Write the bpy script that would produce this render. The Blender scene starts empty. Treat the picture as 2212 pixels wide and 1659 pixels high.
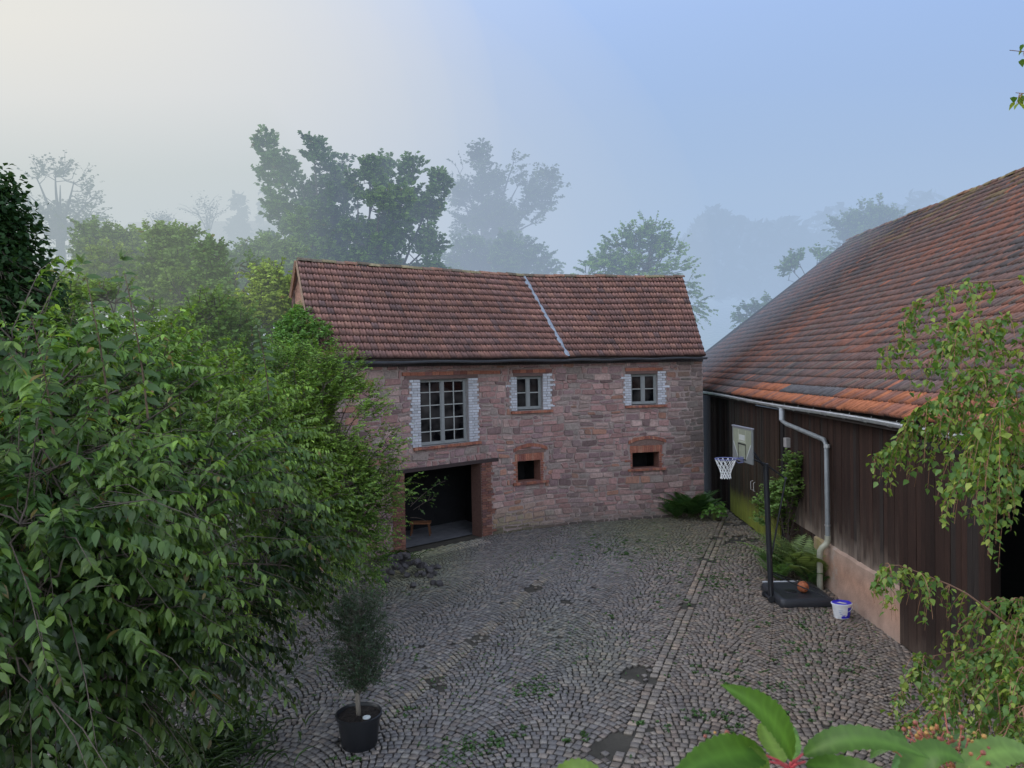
import bpy, math, random
import numpy as np
from mathutils import Vector

rng = np.random.default_rng(11)
random.seed(7)
S = bpy.context.scene
COL = S.collection
PI = math.pi

# ------------------------------------------------------------------ camera
H = 5.2
PITCH = math.radians(-1.25); ROLL = math.radians(1.1)
FPX, CX, CY = 1580.0, 1106.0, 829.5
_f = np.array([0, math.cos(PITCH), math.sin(PITCH)])
_r0 = np.array([1.0, 0, 0]); _u0 = np.cross(_r0, _f)
_r = math.cos(ROLL)*_r0 - math.sin(ROLL)*_u0
_u = math.sin(ROLL)*_r0 + math.cos(ROLL)*_u0
CAM = np.array([0, 0, H])

def at(x, y, Y):
    """a point of the place: sighted direction, at Y metres in front of the house"""
    d = _f + (x-CX)/FPX*_r - (y-CY)/FPX*_u
    return CAM + d*(Y/d[1])

# ------------------------------------------------------------------ helpers
def nrm(v):
    v = np.asarray(v, float)
    return v/(np.linalg.norm(v, axis=-1, keepdims=True)+1e-9)

def fn(p, scale, seed=0):
    """cheap smooth noise in about [-1,1]"""
    r = np.random.default_rng(seed+1000)
    p = np.asarray(p, float)*scale
    o = np.zeros(p.shape[:-1])
    for k in range(6):
        w = r.normal(size=p.shape[-1]); w = w/np.linalg.norm(w)*r.uniform(.7, 2.0)
        o = o + np.sin(p@w + r.uniform(0, 6.28))
    return o/3.2

def tag(o, label=None, cat=None, group=None, kind=None):
    if label: o['label'] = label
    if cat: o['category'] = cat
    if group: o['group'] = group
    if kind: o['kind'] = kind
    return o

def empty(name, loc, label=None, cat=None, group=None):
    o = bpy.data.objects.new(name, None); COL.objects.link(o)
    o.location = tuple(float(c) for c in loc); o.empty_display_size = .2
    tag(o, label, cat, group)
    return o

def link(name, me, mat, parent=None):
    o = bpy.data.objects.new(name, me); COL.objects.link(o)
    if mat is not None: me.materials.append(mat)
    if parent is not None:
        o.parent = parent
        loc = Vector((0, 0, 0)); p = parent
        while p is not None:
            loc = loc + p.location; p = p.parent
        o.location = -loc          # geometry is written in world coordinates
    return o

def mesh(name, V, F, mat, parent=None, col=None, smooth=False):
    """F: (n,3) or (n,4) array, or a list of index lists"""
    me = bpy.data.meshes.new(name)
    V = np.asarray(V, np.float32).reshape(-1, 3)
    if isinstance(F, np.ndarray):
        n, k = F.shape
        me.vertices.add(len(V)); me.vertices.foreach_set('co', V.ravel())
        me.loops.add(n*k); me.loops.foreach_set('vertex_index', F.astype(np.int32).ravel())
        me.polygons.add(n)
        me.polygons.foreach_set('loop_start', np.arange(0, n*k, k, dtype=np.int32))
        me.update(calc_edges=True)
    else:
        me.from_pydata([tuple(map(float, v)) for v in V], [], [list(map(int, f)) for f in F])
        me.update()
    if col is not None:
        c = np.ones((len(V), 4), np.float32); c[:, :3] = np.asarray(col, np.float32).reshape(-1, 3)
        a = me.color_attributes.new('col', 'FLOAT_COLOR', 'POINT'); a.data.foreach_set('color', c.ravel())
    if smooth:
        me.polygons.foreach_set('use_smooth', np.ones(len(me.polygons), bool))
    return link(name, me, mat, parent)

class MB:
    """collects shapes, then links them as ONE mesh object"""
    def __init__(s): s.V = []; s.F = []; s.C = []
    def add(s, V, F, c=(1, 1, 1)):
        b = len(s.V); s.V += [tuple(v) for v in V]; s.F += [[i+b for i in f] for f in F]
        c = np.asarray(c, float)
        if c.ndim == 1: s.C += [tuple(c)]*len(V)
        else: s.C += [tuple(x) for x in c]
    def hexa(s, P, c=(1, 1, 1)):
        s.add(P, [[0, 3, 2, 1], [4, 5, 6, 7], [0, 1, 5, 4], [1, 2, 6, 5], [2, 3, 7, 6], [3, 0, 4, 7]], c)
    def box(s, a, b, c=(1, 1, 1), f=None):
        (x0, y0, z0), (x1, y1, z1) = a, b
        P = [(x0, y0, z0), (x1, y0, z0), (x1, y1, z0), (x0, y1, z0), (x0, y0, z1), (x1, y0, z1), (x1, y1, z1), (x0, y1, z1)]
        if f: P = [f(*p) for p in P]
        s.hexa(P, c)
    def tube(s, pts, rad, n=8, c=(1, 1, 1), cap=True):
        pts = np.asarray(pts, float); m = len(pts)
        if np.isscalar(rad): rad = [rad]*m
        T = np.zeros_like(pts); T[1:-1] = pts[2:]-pts[:-2]; T[0] = pts[1]-pts[0]; T[-1] = pts[-1]-pts[-2]
        T = nrm(T); V = []
        ref = np.array([0, 0, 1.0]) if abs(T[0][2]) < .9 else np.array([1.0, 0, 0])
        a = nrm(np.cross(T[0], ref))
        for i in range(m):
            a = nrm(a - T[i]*(a@T[i])); b = np.cross(T[i], a)
            for k in range(n):
                q = 2*PI*k/n
                V.append(pts[i] + rad[i]*(math.cos(q)*a + math.sin(q)*b))
        F = []
        for i in range(m-1):
            for k in range(n):
                F.append([i*n+k, i*n+(k+1) % n, (i+1)*n+(k+1) % n, (i+1)*n+k])
        if cap: F += [list(range(n))[::-1], [(m-1)*n+k for k in range(n)]]
        s.add(V, F, c)
    def lathe(s, cx, cy, prof, n=24, c=(1, 1, 1), sx=1, sy=1):
        V = []; m = len(prof)
        for r, z in prof:
            for k in range(n):
                q = 2*PI*k/n; V.append((cx+r*sx*math.cos(q), cy+r*sy*math.sin(q), z))
        F = [[i*n+k, i*n+(k+1) % n, (i+1)*n+(k+1) % n, (i+1)*n+k] for i in range(m-1) for k in range(n)]
        s.add(V, F, c)
    def build(s, name, mat, parent=None, smooth=False):
        return mesh(name, s.V, s.F, mat, parent, col=s.C, smooth=smooth)

def smooth_by_angle(o, deg=40):
    me = o.data
    me.polygons.foreach_set('use_smooth', np.ones(len(me.polygons), bool))
    try: me.set_sharp_from_angle(angle=math.radians(deg))
    except Exception: pass
    return o

# ------------------------------------------------------------------ materials
def newmat(name):
    m = bpy.data.materials.new(name); m.use_nodes = True
    nt = m.node_tree; nt.nodes.clear()
    out = nt.nodes.new('ShaderNodeOutputMaterial')
    return m, nt, out

def nd(nt, t, **kw):
    n = nt.nodes.new(t)
    for k, v in kw.items():
        if hasattr(n, k) and not k[0].isupper(): setattr(n, k, v)
    return n

def surf(name, base=None, rough=.8, nscale=8, namt=.35, bump=.3, bscale=40, metal=0, spec=.3, detail=6, stain=None, attr=True, coat=0, stretch=None):
    """Principled: attribute colour (or base) x two noises, with bump"""
    m, nt, out = newmat(name); L = nt.links.new
    p = nd(nt, 'ShaderNodeBsdfPrincipled'); L(p.outputs[0], out.inputs[0])
    p.inputs['Roughness'].default_value = rough; p.inputs['Metallic'].default_value = metal
    p.inputs['Specular IOR Level'].default_value = spec
    geo = nd(nt, 'ShaderNodeNewGeometry')
    vec = geo.outputs['Position']
    if stretch:
        mp = nd(nt, 'ShaderNodeMapping'); mp.inputs['Scale'].default_value = stretch
        L(vec, mp.inputs['Vector']); vec = mp.outputs[0]
    n1 = nd(nt, 'ShaderNodeTexNoise'); n1.inputs['Scale'].default_value = nscale; n1.inputs['Detail'].default_value = detail
    n1.inputs['Roughness'].default_value = .65
    L(vec, n1.inputs['Vector'])
    mr = nd(nt, 'ShaderNodeMapRange'); mr.inputs['From Min'].default_value = .25; mr.inputs['From Max'].default_value = .75
    mr.inputs['To Min'].default_value = 1-namt; mr.inputs['To Max'].default_value = 1+namt
    L(n1.outputs['Fac'], mr.inputs['Value'])
    if attr and base is None:
        a = nd(nt, 'ShaderNodeAttribute'); a.attribute_name = 'col'; csrc = a.outputs['Color']
    else:
        a = nd(nt, 'ShaderNodeRGB'); a.outputs[0].default_value = (*base, 1); csrc = a.outputs[0]
    vm = nd(nt, 'ShaderNodeVectorMath', operation='SCALE'); L(csrc, vm.inputs[0]); L(mr.outputs[0], vm.inputs['Scale'])
    cur = vm.outputs[0]
    if stain:
        sc, sscale, lo, hi = stain
        n3 = nd(nt, 'ShaderNodeTexNoise'); n3.inputs['Scale'].default_value = sscale; n3.inputs['Detail'].default_value = 8
        n3.inputs['Roughness'].default_value = .7
        L(geo.outputs['Position'], n3.inputs['Vector'])
        m3 = nd(nt, 'ShaderNodeMapRange'); m3.inputs['From Min'].default_value = lo; m3.inputs['From Max'].default_value = hi
        L(n3.outputs['Fac'], m3.inputs['Value'])
        mx = nd(nt, 'ShaderNodeMix', data_type='RGBA'); L(m3.outputs[0], mx.inputs[0]); L(cur, mx.inputs[6])
        mx.inputs[7].default_value = (*sc, 1); cur = mx.outputs[2]
    L(cur, p.inputs['Base Color'])
    if bump:
        n2 = nd(nt, 'ShaderNodeTexNoise'); n2.inputs['Scale'].default_value = bscale; n2.inputs['Detail'].default_value = 5
        L(vec, n2.inputs['Vector'])
        b = nd(nt, 'ShaderNodeBump'); b.inputs['Strength'].default_value = bump; b.inputs['Distance'].default_value = .02
        L(n2.outputs['Fac'], b.inputs['Height']); L(b.outputs[0], p.inputs['Normal'])
    if coat: p.inputs['Coat Weight'].default_value = coat
    return m

def leafmat(name, trans=.3, gloss=.05, rough=.38):
    m, nt, out = newmat(name); L = nt.links.new
    a = nd(nt, 'ShaderNodeAttribute'); a.attribute_name = 'col'
    d = nd(nt, 'ShaderNodeBsdfDiffuse'); L(a.outputs['Color'], d.inputs['Color'])
    t = nd(nt, 'ShaderNodeBsdfTranslucent')
    vm = nd(nt, 'ShaderNodeVectorMath', operation='MULTIPLY'); vm.inputs[1].default_value = (1.5, 1.45, .7)
    L(a.outputs['Color'], vm.inputs[0]); L(vm.outputs[0], t.inputs['Color'])
    mx = nd(nt, 'ShaderNodeMixShader'); mx.inputs[0].default_value = trans
    L(d.outputs[0], mx.inputs[1]); L(t.outputs[0], mx.inputs[2])
    g = nd(nt, 'ShaderNodeBsdfGlossy'); g.inputs['Roughness'].default_value = rough; g.inputs['Color'].default_value = (1, 1, 1, 1)
    m2 = nd(nt, 'ShaderNodeMixShader'); m2.inputs[0].default_value = gloss
    L(mx.outputs[0], m2.inputs[1]); L(g.outputs[0], m2.inputs[2]); L(m2.outputs[0], out.inputs[0])
    return m

def fogmat(name, d, col, e=1.0):
    m, nt, out = newmat(name); L = nt.links.new
    ab = nd(nt, 'ShaderNodeVolumeAbsorption'); ab.inputs[0].default_value = (0, 0, 0, 1); ab.inputs[1].default_value = d
    em = nd(nt, 'ShaderNodeEmission'); em.inputs[0].default_value = (*col, 1); em.inputs[1].default_value = e*d  # own glow stands in for light scattered by the mist
    ad = nd(nt, 'ShaderNodeAddShader'); L(ab.outputs[0], ad.inputs[0]); L(em.outputs[0], ad.inputs[1]); L(ad.outputs[0], out.inputs[1])
    return m

M_STONE = surf('sandstone', rough=.9, nscale=14, namt=.32, bump=.5, bscale=30, stain=((.12, .10, .09), 3.0, .60, .86))
M_BRICK = surf('red_brick', rough=.9, nscale=18, namt=.30, bump=.35, bscale=50)
M_WBRICK = surf('white_glazed_brick', rough=.45, nscale=9, namt=.12, bump=.15, bscale=40, spec=.4)
M_MORTAR = surf('lime_mortar', base=(.34, .265, .245), rough=.95, nscale=9, namt=.3, bump=.5, bscale=40)
M_TILE = surf('clay_tile', rough=.85, nscale=7, namt=.42, bump=.3, bscale=45, stain=((.055, .047, .043), 2.2, .55, .78))
M_COBBLE = surf('cobble_stone', rough=.62, nscale=22, namt=.3, bump=.35, bscale=60, spec=.35)
M_BOARD = surf('weathered_boards', rough=.85, nscale=6, namt=.5, bump=.3, bscale=30, stretch=(9, 9, .5))
M_PLINTH = surf('rough_plaster', rough=.92, nscale=2.6, namt=.28, bump=.5, bscale=26, stain=((.40, .34, .29), 1.6, .56, .72))
M_CONC = surf('worn_concrete', rough=.9, nscale=3, namt=.35, bump=.2, bscale=40)
M_ZINC = surf('zinc_sheet', rough=.5, nscale=5, namt=.22, bump=.08, bscale=20, metal=.25, spec=.4)
M_PAINT = surf('painted_surface', rough=.55, nscale=12, namt=.12, bump=.05, bscale=60)
M_PLASTIC = surf('moulded_plastic', rough=.42, nscale=10, namt=.10, bump=.06, bscale=80, spec=.45)
M_BARK = surf('bark', rough=.9, nscale=12, namt=.45, bump=.6, bscale=30, stretch=(1, 1, .35))
M_SOIL = surf('soil', rough=.95, nscale=25, namt=.5, bump=.7, bscale=40)
M_RUBBER = surf('pebbled_rubber', rough=.6, nscale=30, namt=.1, bump=.25, bscale=160)
M_NET = surf('net_cord', base=(.78, .78, .76), rough=.8, nscale=20, namt=.08, bump=0)
M_LEAF = leafmat('leaf', .34, .025, .42)
M_LEAFFAR = leafmat('leaf_far', .30, .01)
M_LEAFNEAR = leafmat('leaf_near', .35, .02, .45)

m, nt, out = newmat('window_glass')
p = nd(nt, 'ShaderNodeBsdfPrincipled'); nt.links.new(p.outputs[0], out.inputs[0])
nz = nd(nt, 'ShaderNodeTexNoise'); nz.inputs['Scale'].default_value = 1.7; g = nd(nt, 'ShaderNodeNewGeometry')
nt.links.new(g.outputs['Position'], nz.inputs['Vector'])
cr = nd(nt, 'ShaderNodeValToRGB'); cr.color_ramp.elements[0].color = (.003, .0035, .005, 1); cr.color_ramp.elements[1].color = (.065, .060, .058, 1)
cr.color_ramp.elements[0].position = .4; cr.color_ramp.elements[1].position = .75
nt.links.new(nz.outputs['Fac'], cr.inputs[0]); nt.links.new(cr.outputs[0], p.inputs['Base Color'])
p.inputs['Roughness'].default_value = .08; p.inputs['Specular IOR Level'].default_value = .32
M_GLASS = m

# ------------------------------------------------------------------ leaves and trees
def tmpl_leaf():
    ts = [.22, .48, .76]; ws = [.155, .195, .105]
    V = [(0, 0, 0), (0, .22, .03), (0, .48, .03), (0, .76, -.04), (0, 1.0, -.17)]
    for sgn in (-1, 1):
        for t, w in zip(ts, ws): V.append((sgn*w, t+.03, w*.34 - .16*max(0, t-.4)))
    F = []
    for b, fl in ((5, 0), (8, 1)):
        q = [(0, b, 1), (1, b, b+1), (1, b+1, 2), (2, b+1, b+2), (2, b+2, 3), (3, b+2, 4)]
        F += [t if not fl else (t[0], t[2], t[1]) for t in q]
    return np.array(V), np.array(F)
LEAF = tmpl_leaf()
BROAD = (LEAF[0]*np.array([1.75, 1, 1.2]), LEAF[1])
def tmpl_birch():
    V = [(0, 0, 0), (-.36, .22, .05), (-.30, .5, .06), (0, 1, -.08), (.30, .5, .06), (.36, .22, .05), (0, .45, -.02)]
    F = [(0, 6, 1), (1, 6, 2), (2, 6, 3), (3, 6, 4), (4, 6, 5), (5, 6, 0)]
    return np.array(V, float), np.array(F)
BIRCH = tmpl_birch()
SMALL = (np.array([(0, 0, 0), (-.34, .45, .08), (0, 1, -.06), (.34, .45, .08)], float), np.array([(0, 2, 1), (0, 3, 2)]))
NARROW = (np.array([(0, 0, 0), (-.11, .45, .02), (0, 1, -.02), (.11, .45, .02)], float), np.array([(0, 2, 1), (0, 3, 2)]))

def leaves(P, D, N, size, col, tm):
    P = np.asarray(P, float); D = nrm(D); N = np.asarray(N, float)
    Sd = nrm(np.cross(D, N)); N2 = np.cross(Sd, D)
    tv, tf = tm; n = len(P); k = len(tv)
    size = np.broadcast_to(np.asarray(size, float), (n,))
    V = P[:, None, :] + size[:, None, None]*(tv[None, :, 0:1]*Sd[:, None, :] + tv[None, :, 1:2]*D[:, None, :] + tv[None, :, 2:3]*N2[:, None, :])
    F = tf[None, :, :] + (np.arange(n)*k)[:, None, None]
    C = np.repeat(np.asarray(col, float).reshape(n, 1, 3), k, axis=1)
    return V.reshape(-1, 3), F.reshape(-1, tf.shape[1]), C.reshape(-1, 3)

def bez(a, b, c, n):
    t = np.linspace(0, 1, n)[:, None]
    return (1-t)**2*np.asarray(a) + 2*t*(1-t)*np.asarray(b) + t*t*np.asarray(c)

def plant(name, label, cat, base, trunk, caps, ntw, twlen, lpt, tm, size, c1, c2, mat=None, droop=.3, group=None,
          clump=(0.9, -0.35), barkc=(.10, .08, .065), trunk_r=.12, up=.35, leafdown=.3, tip_boost=.35, shade=None, layer=1.0, nup=1.0, tuni=False, tipc=0.0, tonev=.12, seed=0, parts=('crown', 'trunk'), twr=.006, flat=.0, limb=.26, twfrac=.45):
    """trunk: top point (or None); caps: list of (p0,p1,r0,r1,weight) limbs that carry twigs with leaves"""
    r = np.random.default_rng(100+seed)
    root = empty(name, base, label, cat, group)
    base = np.asarray(base, float)
    wood = MB()
    top = np.asarray(trunk, float) if trunk is not None else base
    if trunk is not None:
        mid = (base+top)/2 + r.normal(0, .04*np.linalg.norm(top-base), 3)*[1, 1, 0]
        wood.tube(bez(base, mid, top, 7), np.linspace(trunk_r, trunk_r*.6, 7), 8, barkc)
    w = np.array([c[4] if len(c) > 4 else np.linalg.norm(np.subtract(c[1], c[0]))*(c[2]+c[3])+.01 for c in caps], float); w /= w.sum()
    LP = []; LD = []; LN = []; LS = []; LC = []
    center = np.mean([np.asarray(c[1], float) for c in caps], axis=0)
    for ci, c in enumerate(caps):
        p0 = np.asarray(c[0], float); p1 = np.asarray(c[1], float); r0, r1 = c[2], c[3]
        L = np.linalg.norm(p1-p0)
        ctrl = (p0+p1)/2 + np.array([0, 0, .12*L*(1 if droop >= 0 else 0)]) + r.normal(0, .05*L, 3)
        axis = bez(p0, ctrl, p1, 9)
        wood.tube(axis, np.linspace(trunk_r*limb, max(.006, trunk_r*.05), 9), 5, barkc, cap=False)
        if trunk is not None and np.linalg.norm(p0-top) > .15:
            wood.tube(bez(top, (p0+top)/2+[0, 0, .1], p0, 4), np.linspace(trunk_r*.55, trunk_r*.42, 4), 5, barkc, cap=False)
        dirax = nrm(p1-p0)
        n = max(3, int(round(ntw*w[ci])))
        for j in range(n):
            for attempt in range(6):
                t = r.uniform(.05, 1) if tuni else r.beta(1.5, 1.0); ti = t*8; i0 = min(7, int(ti)); q = axis[i0] + (axis[i0+1]-axis[i0])*(ti-i0)
                v = r.normal(size=3); v = v - dirax*(v@dirax)*.6; v = nrm(v)
                if flat: v[2] *= (1-flat); 
                rad = (r0+(r1-r0)*t)*r.uniform(.15, 1)**.6
                s = q + v*rad
                if fn(s[None]*[1, 1, layer], clump[0], seed)[0] > clump[1]: break
            else: continue
            if s[2] < base[2]+.08: continue
            out_ = nrm(.65*v + .55*dirax*(.4+t) + np.array([0, 0, up]))
            out_ = nrm(out_ + r.normal(0, .25, 3))
            tl = twlen*r.uniform(.6, 1.25)
            e1 = s + out_*tl*.55; e2 = s + out_*tl*.95 + np.array([0, 0, -droop*tl*.6])
            if twr and r.uniform() < twfrac:
                wood.tube([q, (q+s)/2 + r.normal(0, .03, 3), s], [twr*1.4, twr*1.2, twr], 3, barkc, cap=False)
                wood.tube([s, e1, e2], [twr, twr*.7, twr*.3], 3, barkc, cap=False)
            tone = r.uniform(1-tonev, 1+tonev)
            m_ = max(3, int(round(lpt*r.uniform(.7, 1.25))))
            tt = np.sort(r.uniform(.05, 1, m_)); tt[-1] = 1
            P = (1-tt[:, None])**2*s + 2*(tt*(1-tt))[:, None]*e1 + (tt**2)[:, None]*e2
            tang = nrm(2*(1-tt)[:, None]*(e1-s) + 2*tt[:, None]*(e2-e1))
            sidev = nrm(np.cross(tang, [0, 0, 1.0])+1e-6)
            sg = np.where(np.arange(m_) % 2 == 0, 1.0, -1.0)[:, None]
            D = nrm(tang*.7 + sidev*sg*.95 + np.array([0, 0, -leafdown]) + r.normal(0, .22, (m_, 3)))
            N = nrm(np.array([0, 0, nup]) + .35*v + r.normal(0, .3+.5*(1-nup), (m_, 3)))
            sz = size*r.uniform(.55, 1.2, m_)*(1-.30*tt)
            k = np.clip(.5+.5*fn(P, 1.1, seed+3) + r.normal(0, .22, m_), 0, 1)[:, None]
            cc = np.asarray(c1)*(1-k) + np.asarray(c2)*k
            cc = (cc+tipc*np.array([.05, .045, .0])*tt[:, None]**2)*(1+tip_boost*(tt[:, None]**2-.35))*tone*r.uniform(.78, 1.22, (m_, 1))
            odd = r.uniform(size=m_) < .012; cc[odd] = np.array([.22, .17, .05])
            if shade: cc = cc*np.clip(shade[2]+(1-shade[2])*(P[:, 2:3]-shade[0])/(shade[1]-shade[0]), shade[2], 1)  # shade low in the crown, painted into the leaf colour by height
            LP.append(P); LD.append(D); LN.append(N); LS.append(sz); LC.append(cc)
    V, F, C = leaves(np.vstack(LP), np.vstack(LD), np.vstack(LN), np.concatenate(LS), np.clip(np.vstack(LC), .004, .9), tm)
    mesh(parts[0], V, F, mat or M_LEAF, root, col=C, smooth=len(tm[0]) == len(LEAF[0]))
    if wood.V: wood.build(parts[1], M_BARK, root, smooth=True)
    return root

# ------------------------------------------------------------------ terrain, paving
def th(x, y):
    x = np.asarray(x, float); y = np.asarray(y, float)
    d = np.maximum(0, y-33)
    h = .19*d - .19*8*(1-np.exp(-d/8))
    h = np.minimum(h, 17+.02*d) + 0*y
    return h + .25*fn(np.stack([x, y], -1), .05, 5)*np.clip(d/20, 0, 1)

xs = np.concatenate([np.linspace(-900, -90, 16), np.linspace(-80, 80, 65), np.linspace(90, 900, 16)])
ys = np.concatenate([np.linspace(-60, 24, 22), np.linspace(27, 130, 60), np.linspace(140, 1500, 24)])
gx, gy = np.meshgrid(xs, ys)
gz = th(gx, gy) - .035
nx, ny = len(xs), len(ys)
idx = np.arange(nx*ny).reshape(ny, nx)
F = np.stack([idx[:-1, :-1], idx[:-1, 1:], idx[1:, 1:], idx[1:, :-1]], -1).reshape(-1, 4)
V = np.stack([gx, gy, gz], -1).reshape(-1, 3)
near = ((V[:, 1] < 27.5) & (np.abs(V[:, 0]) < 40))[:, None]
kc = np.where(near, np.array([[.062, .055, .044]]), np.array([[.12, .21, .06]]))
M_GROUND = surf('earth_and_grass', rough=.95, nscale=1.6, namt=.35, bump=.5, bscale=18)
tag(mesh('ground', V, F, M_GROUND, col=kc, smooth=True), kind='structure')

# facade curve of the stone building in plan: s along the wall, t out of it
_ds = .01
_ss = np.arange(-7, 10, _ds)
_hd = np.radians(np.interp(_ss, [-10, .1, .9, 2.6, 4.0, 20], [42, 42, 27, 27, 13, 13]))
_fx = np.cumsum(np.cos(_hd))*_ds; _fy = np.cumsum(np.sin(_hd))*_ds
_i0 = np.argmin(abs(_ss)); _fx += -.97-_fx[_i0]; _fy += 22.61-_fy[_i0]
def W(s, t, z):
    h = np.interp(s, _ss, _hd)
    return (float(np.interp(s, _ss, _fx) + t*math.sin(h)), float(np.interp(s, _ss, _fy) - t*math.cos(h)), float(z))

ev = lambda Y: 6.23 + .04*Y          # eave line of the timber barn
wx = lambda Y: 6.62 + .04*Y          # its wall

A21 = math.radians(21)
EU = np.array([math.cos(A21), -math.sin(A21)]); EV = np.array([math.sin(A21), math.cos(A21)])
def paving():
    Wc = 1.73; u_line = -2.15
    mud = [tuple(at_g(*p))+(rr,) for *p, rr in ((1380, 1455, .55), (1330, 1590, .5), (1310, 1612, .3), (1022, 1377, .42), (935, 1480, .34), (1158, 1270, .38), (1225, 1300, .2), (1530, 1212, .45), (1478, 1308, .35), (1590, 1165, .9), (1600, 1130, .8), (1460, 1395, .16))]
    quads = []          # (centre u, v, direction angle, half length, half width, kind)
    for k in range(-9, 11):
        uc = u_line + Wc*(k+.5)
        R = 1.06
        for n in range(-160, 330):
            v0 = n*.126
            gap = .15 if k in (-1, 0) else 0
            lo = -Wc/2 + (gap if k == 0 else 0); hi = Wc/2 - (gap if k == -1 else 0)
            a0, a1 = math.asin(lo/R), math.asin(hi/R)
            a = a0 + rng.uniform(0, .02)
            while a < a1-.02:
                wd = rng.uniform(.095, .145)*(1-.25*abs(math.sin(a)))
                da = wd/R
                if a+da > a1: da = a1-a
                if da*R < .035: break
                am = a+da/2
                quads.append((uc+R*math.sin(am), v0 + R*math.cos(am)-R, -am, da*R/2, .063*math.cos(am), 0))
                a += da
    for v in np.arange(-20, 40, .145):
        for du in (-.075, .075):
            quads.append((u_line+du+rng.normal(0, .004), v+rng.normal(0, .008), rng.normal(0, .03), .072, .068, 1))
    q = np.array(quads)
    X = q[:, 0]*EU[0] + q[:, 1]*EV[0]; Y = q[:, 0]*EU[1] + q[:, 1]*EV[1]
    fy = np.interp(X, _fx, _fy)
    keep = (Y > 7.0) & (X > -7.5) & (X < wx(Y)-.05) & ((Y < fy-.10) | (X > 6.6)) & (Y < 27)
    nz = fn(np.stack([X, Y], -1), 7.0, 3)
    for mx, my, mr in mud:
        dd = np.hypot((X-mx), (Y-my)*.8)
        keep &= ~((dd < mr*(.50+.40*nz)) & (rng.uniform(size=len(X)) < .72))
    keep &= rng.uniform(size=len(X)) > .004
    q = q[keep]; X = X[keep]; Y = Y[keep]
    n = len(q)
    g = rng.uniform(.005, .0105, n)
    hl = np.maximum(q[:, 3]-g, .012); hw = q[:, 4]-g
    z = .012*fn(np.stack([X, Y], -1), 1.1, 9) + rng.normal(0, .0035, n)
    cx_ = np.array([-1, 1, 1, -1.0]); cy_ = np.array([-1, -1, 1, 1.0])
    jit = rng.normal(0, .006, (n, 4, 2))
    ox = cx_*hl[:, None] + jit[:, :, 0]; oy = cy_*hw[:, None] + jit[:, :, 1]
    ins = .88 + rng.uniform(-.04, .05, (n, 1))
    ix = ox*ins; iy = oy*ins
    ca, sa = np.cos(q[:, 2])[:, None], np.sin(q[:, 2])[:, None]
    def tow(lx, ly):
        u = q[:, 0:1] + lx*ca - ly*sa; v = q[:, 1:2] + lx*sa + ly*ca
        return u*EU[0]+v*EV[0], u*EU[1]+v*EV[1]
    bx, by = tow(ox, oy); tx, ty = tow(ix, iy)
    tilt = rng.normal(0, .015, (n, 2))
    V = np.zeros((n, 12, 3))
    V[:, :4, 0] = bx; V[:, :4, 1] = by; V[:, :4, 2] = -.05
    V[:, 4:8, 0] = bx*.93+tx*.07; V[:, 4:8, 1] = by*.93+ty*.07; V[:, 4:8, 2] = z[:, None]-.014
    V[:, 8:, 0] = tx; V[:, 8:, 1] = ty; V[:, 8:, 2] = z[:, None] + ix*tilt[:, :1] + iy*tilt[:, 1:]
    f = [[8, 9, 10, 11]]
    for k in range(4):
        k2 = (k+1) % 4
        f += [[4+k, 4+k2, 8+k2, 8+k], [k, k2, 4+k2, 4+k]]
    F = (np.array(f)[None] + (np.arange(n)*12)[:, None, None]).reshape(-1, 4)
    base = np.array([[.150, .148, .158]])
    pal = np.array([[.150, .146, .150], [.125, .123, .130], [.175, .168, .164], [.162, .145, .140], [.19, .170, .158], [.12, .108, .105]])
    c = pal[rng.choice(6, n, p=[.32, .24, .16, .14, .08, .06])]*rng.uniform(.78, 1.22, (n, 1))*np.array([[1.22, 1.15, 1.06]])
    brown = np.clip((X - (.6+.22*(Y-12)))/3.2, 0, 1)[:, None]*.95
    c = c*(1-brown) + (c*np.array([[1.17, 1.03, .88]]))*brown
    lite = (q[:, 5] > 0) & (Y < 21)
    c[lite] *= np.array([1.20, 1.18, 1.12])
    du = np.abs(q[:, 0]+5.62+.01*q[:, 1]); l2 = (du < .14) & (Y > 10.5) & (Y < 18) & (fn(np.stack([X, Y], -1), 1.0, 77) > -.15)
    c[l2] *= np.array([1.25, 1.2, 1.06])
    # sets of pale setts before the cart opening
    gs = np.array([(-3.0, 20.3), (-1.0, 22.2)])
    dv = gs[1]-gs[0]; ln = np.linalg.norm(dv); dv /= ln
    tpar = (X-gs[0, 0])*dv[0] + (Y-gs[0, 1])*dv[1]; dist = (X-gs[0, 0])*dv[1] - (Y-gs[0, 1])*dv[0]
    ap = (tpar > .1) & (tpar < ln) & (dist > -.5) & (dist < .42)
    c[ap] *= np.array([1.9, 1.85, 1.78])
    moss = np.clip(fn(np.stack([X, Y], -1), .55, 21)*1.2 + (Y-19)*.10 + (X-1)*.05, 0, 1)[:, None]*.8
    c = c*(1-moss) + c*np.array([[.85, 1.02, .62]])*moss
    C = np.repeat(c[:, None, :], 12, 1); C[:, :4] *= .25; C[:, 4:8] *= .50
    tag(mesh('courtyard_paving', V.reshape(-1, 3), F, M_COBBLE, col=C.reshape(-1, 3)), kind='structure')
    return mud

def at_g(x, y, z=0):
    d = _f + (x-CX)/FPX*_r - (y-CY)/FPX*_u
    t = (z-H)/d[2]
    return (CAM + d*t)[:2]
MUD = paving()

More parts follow.
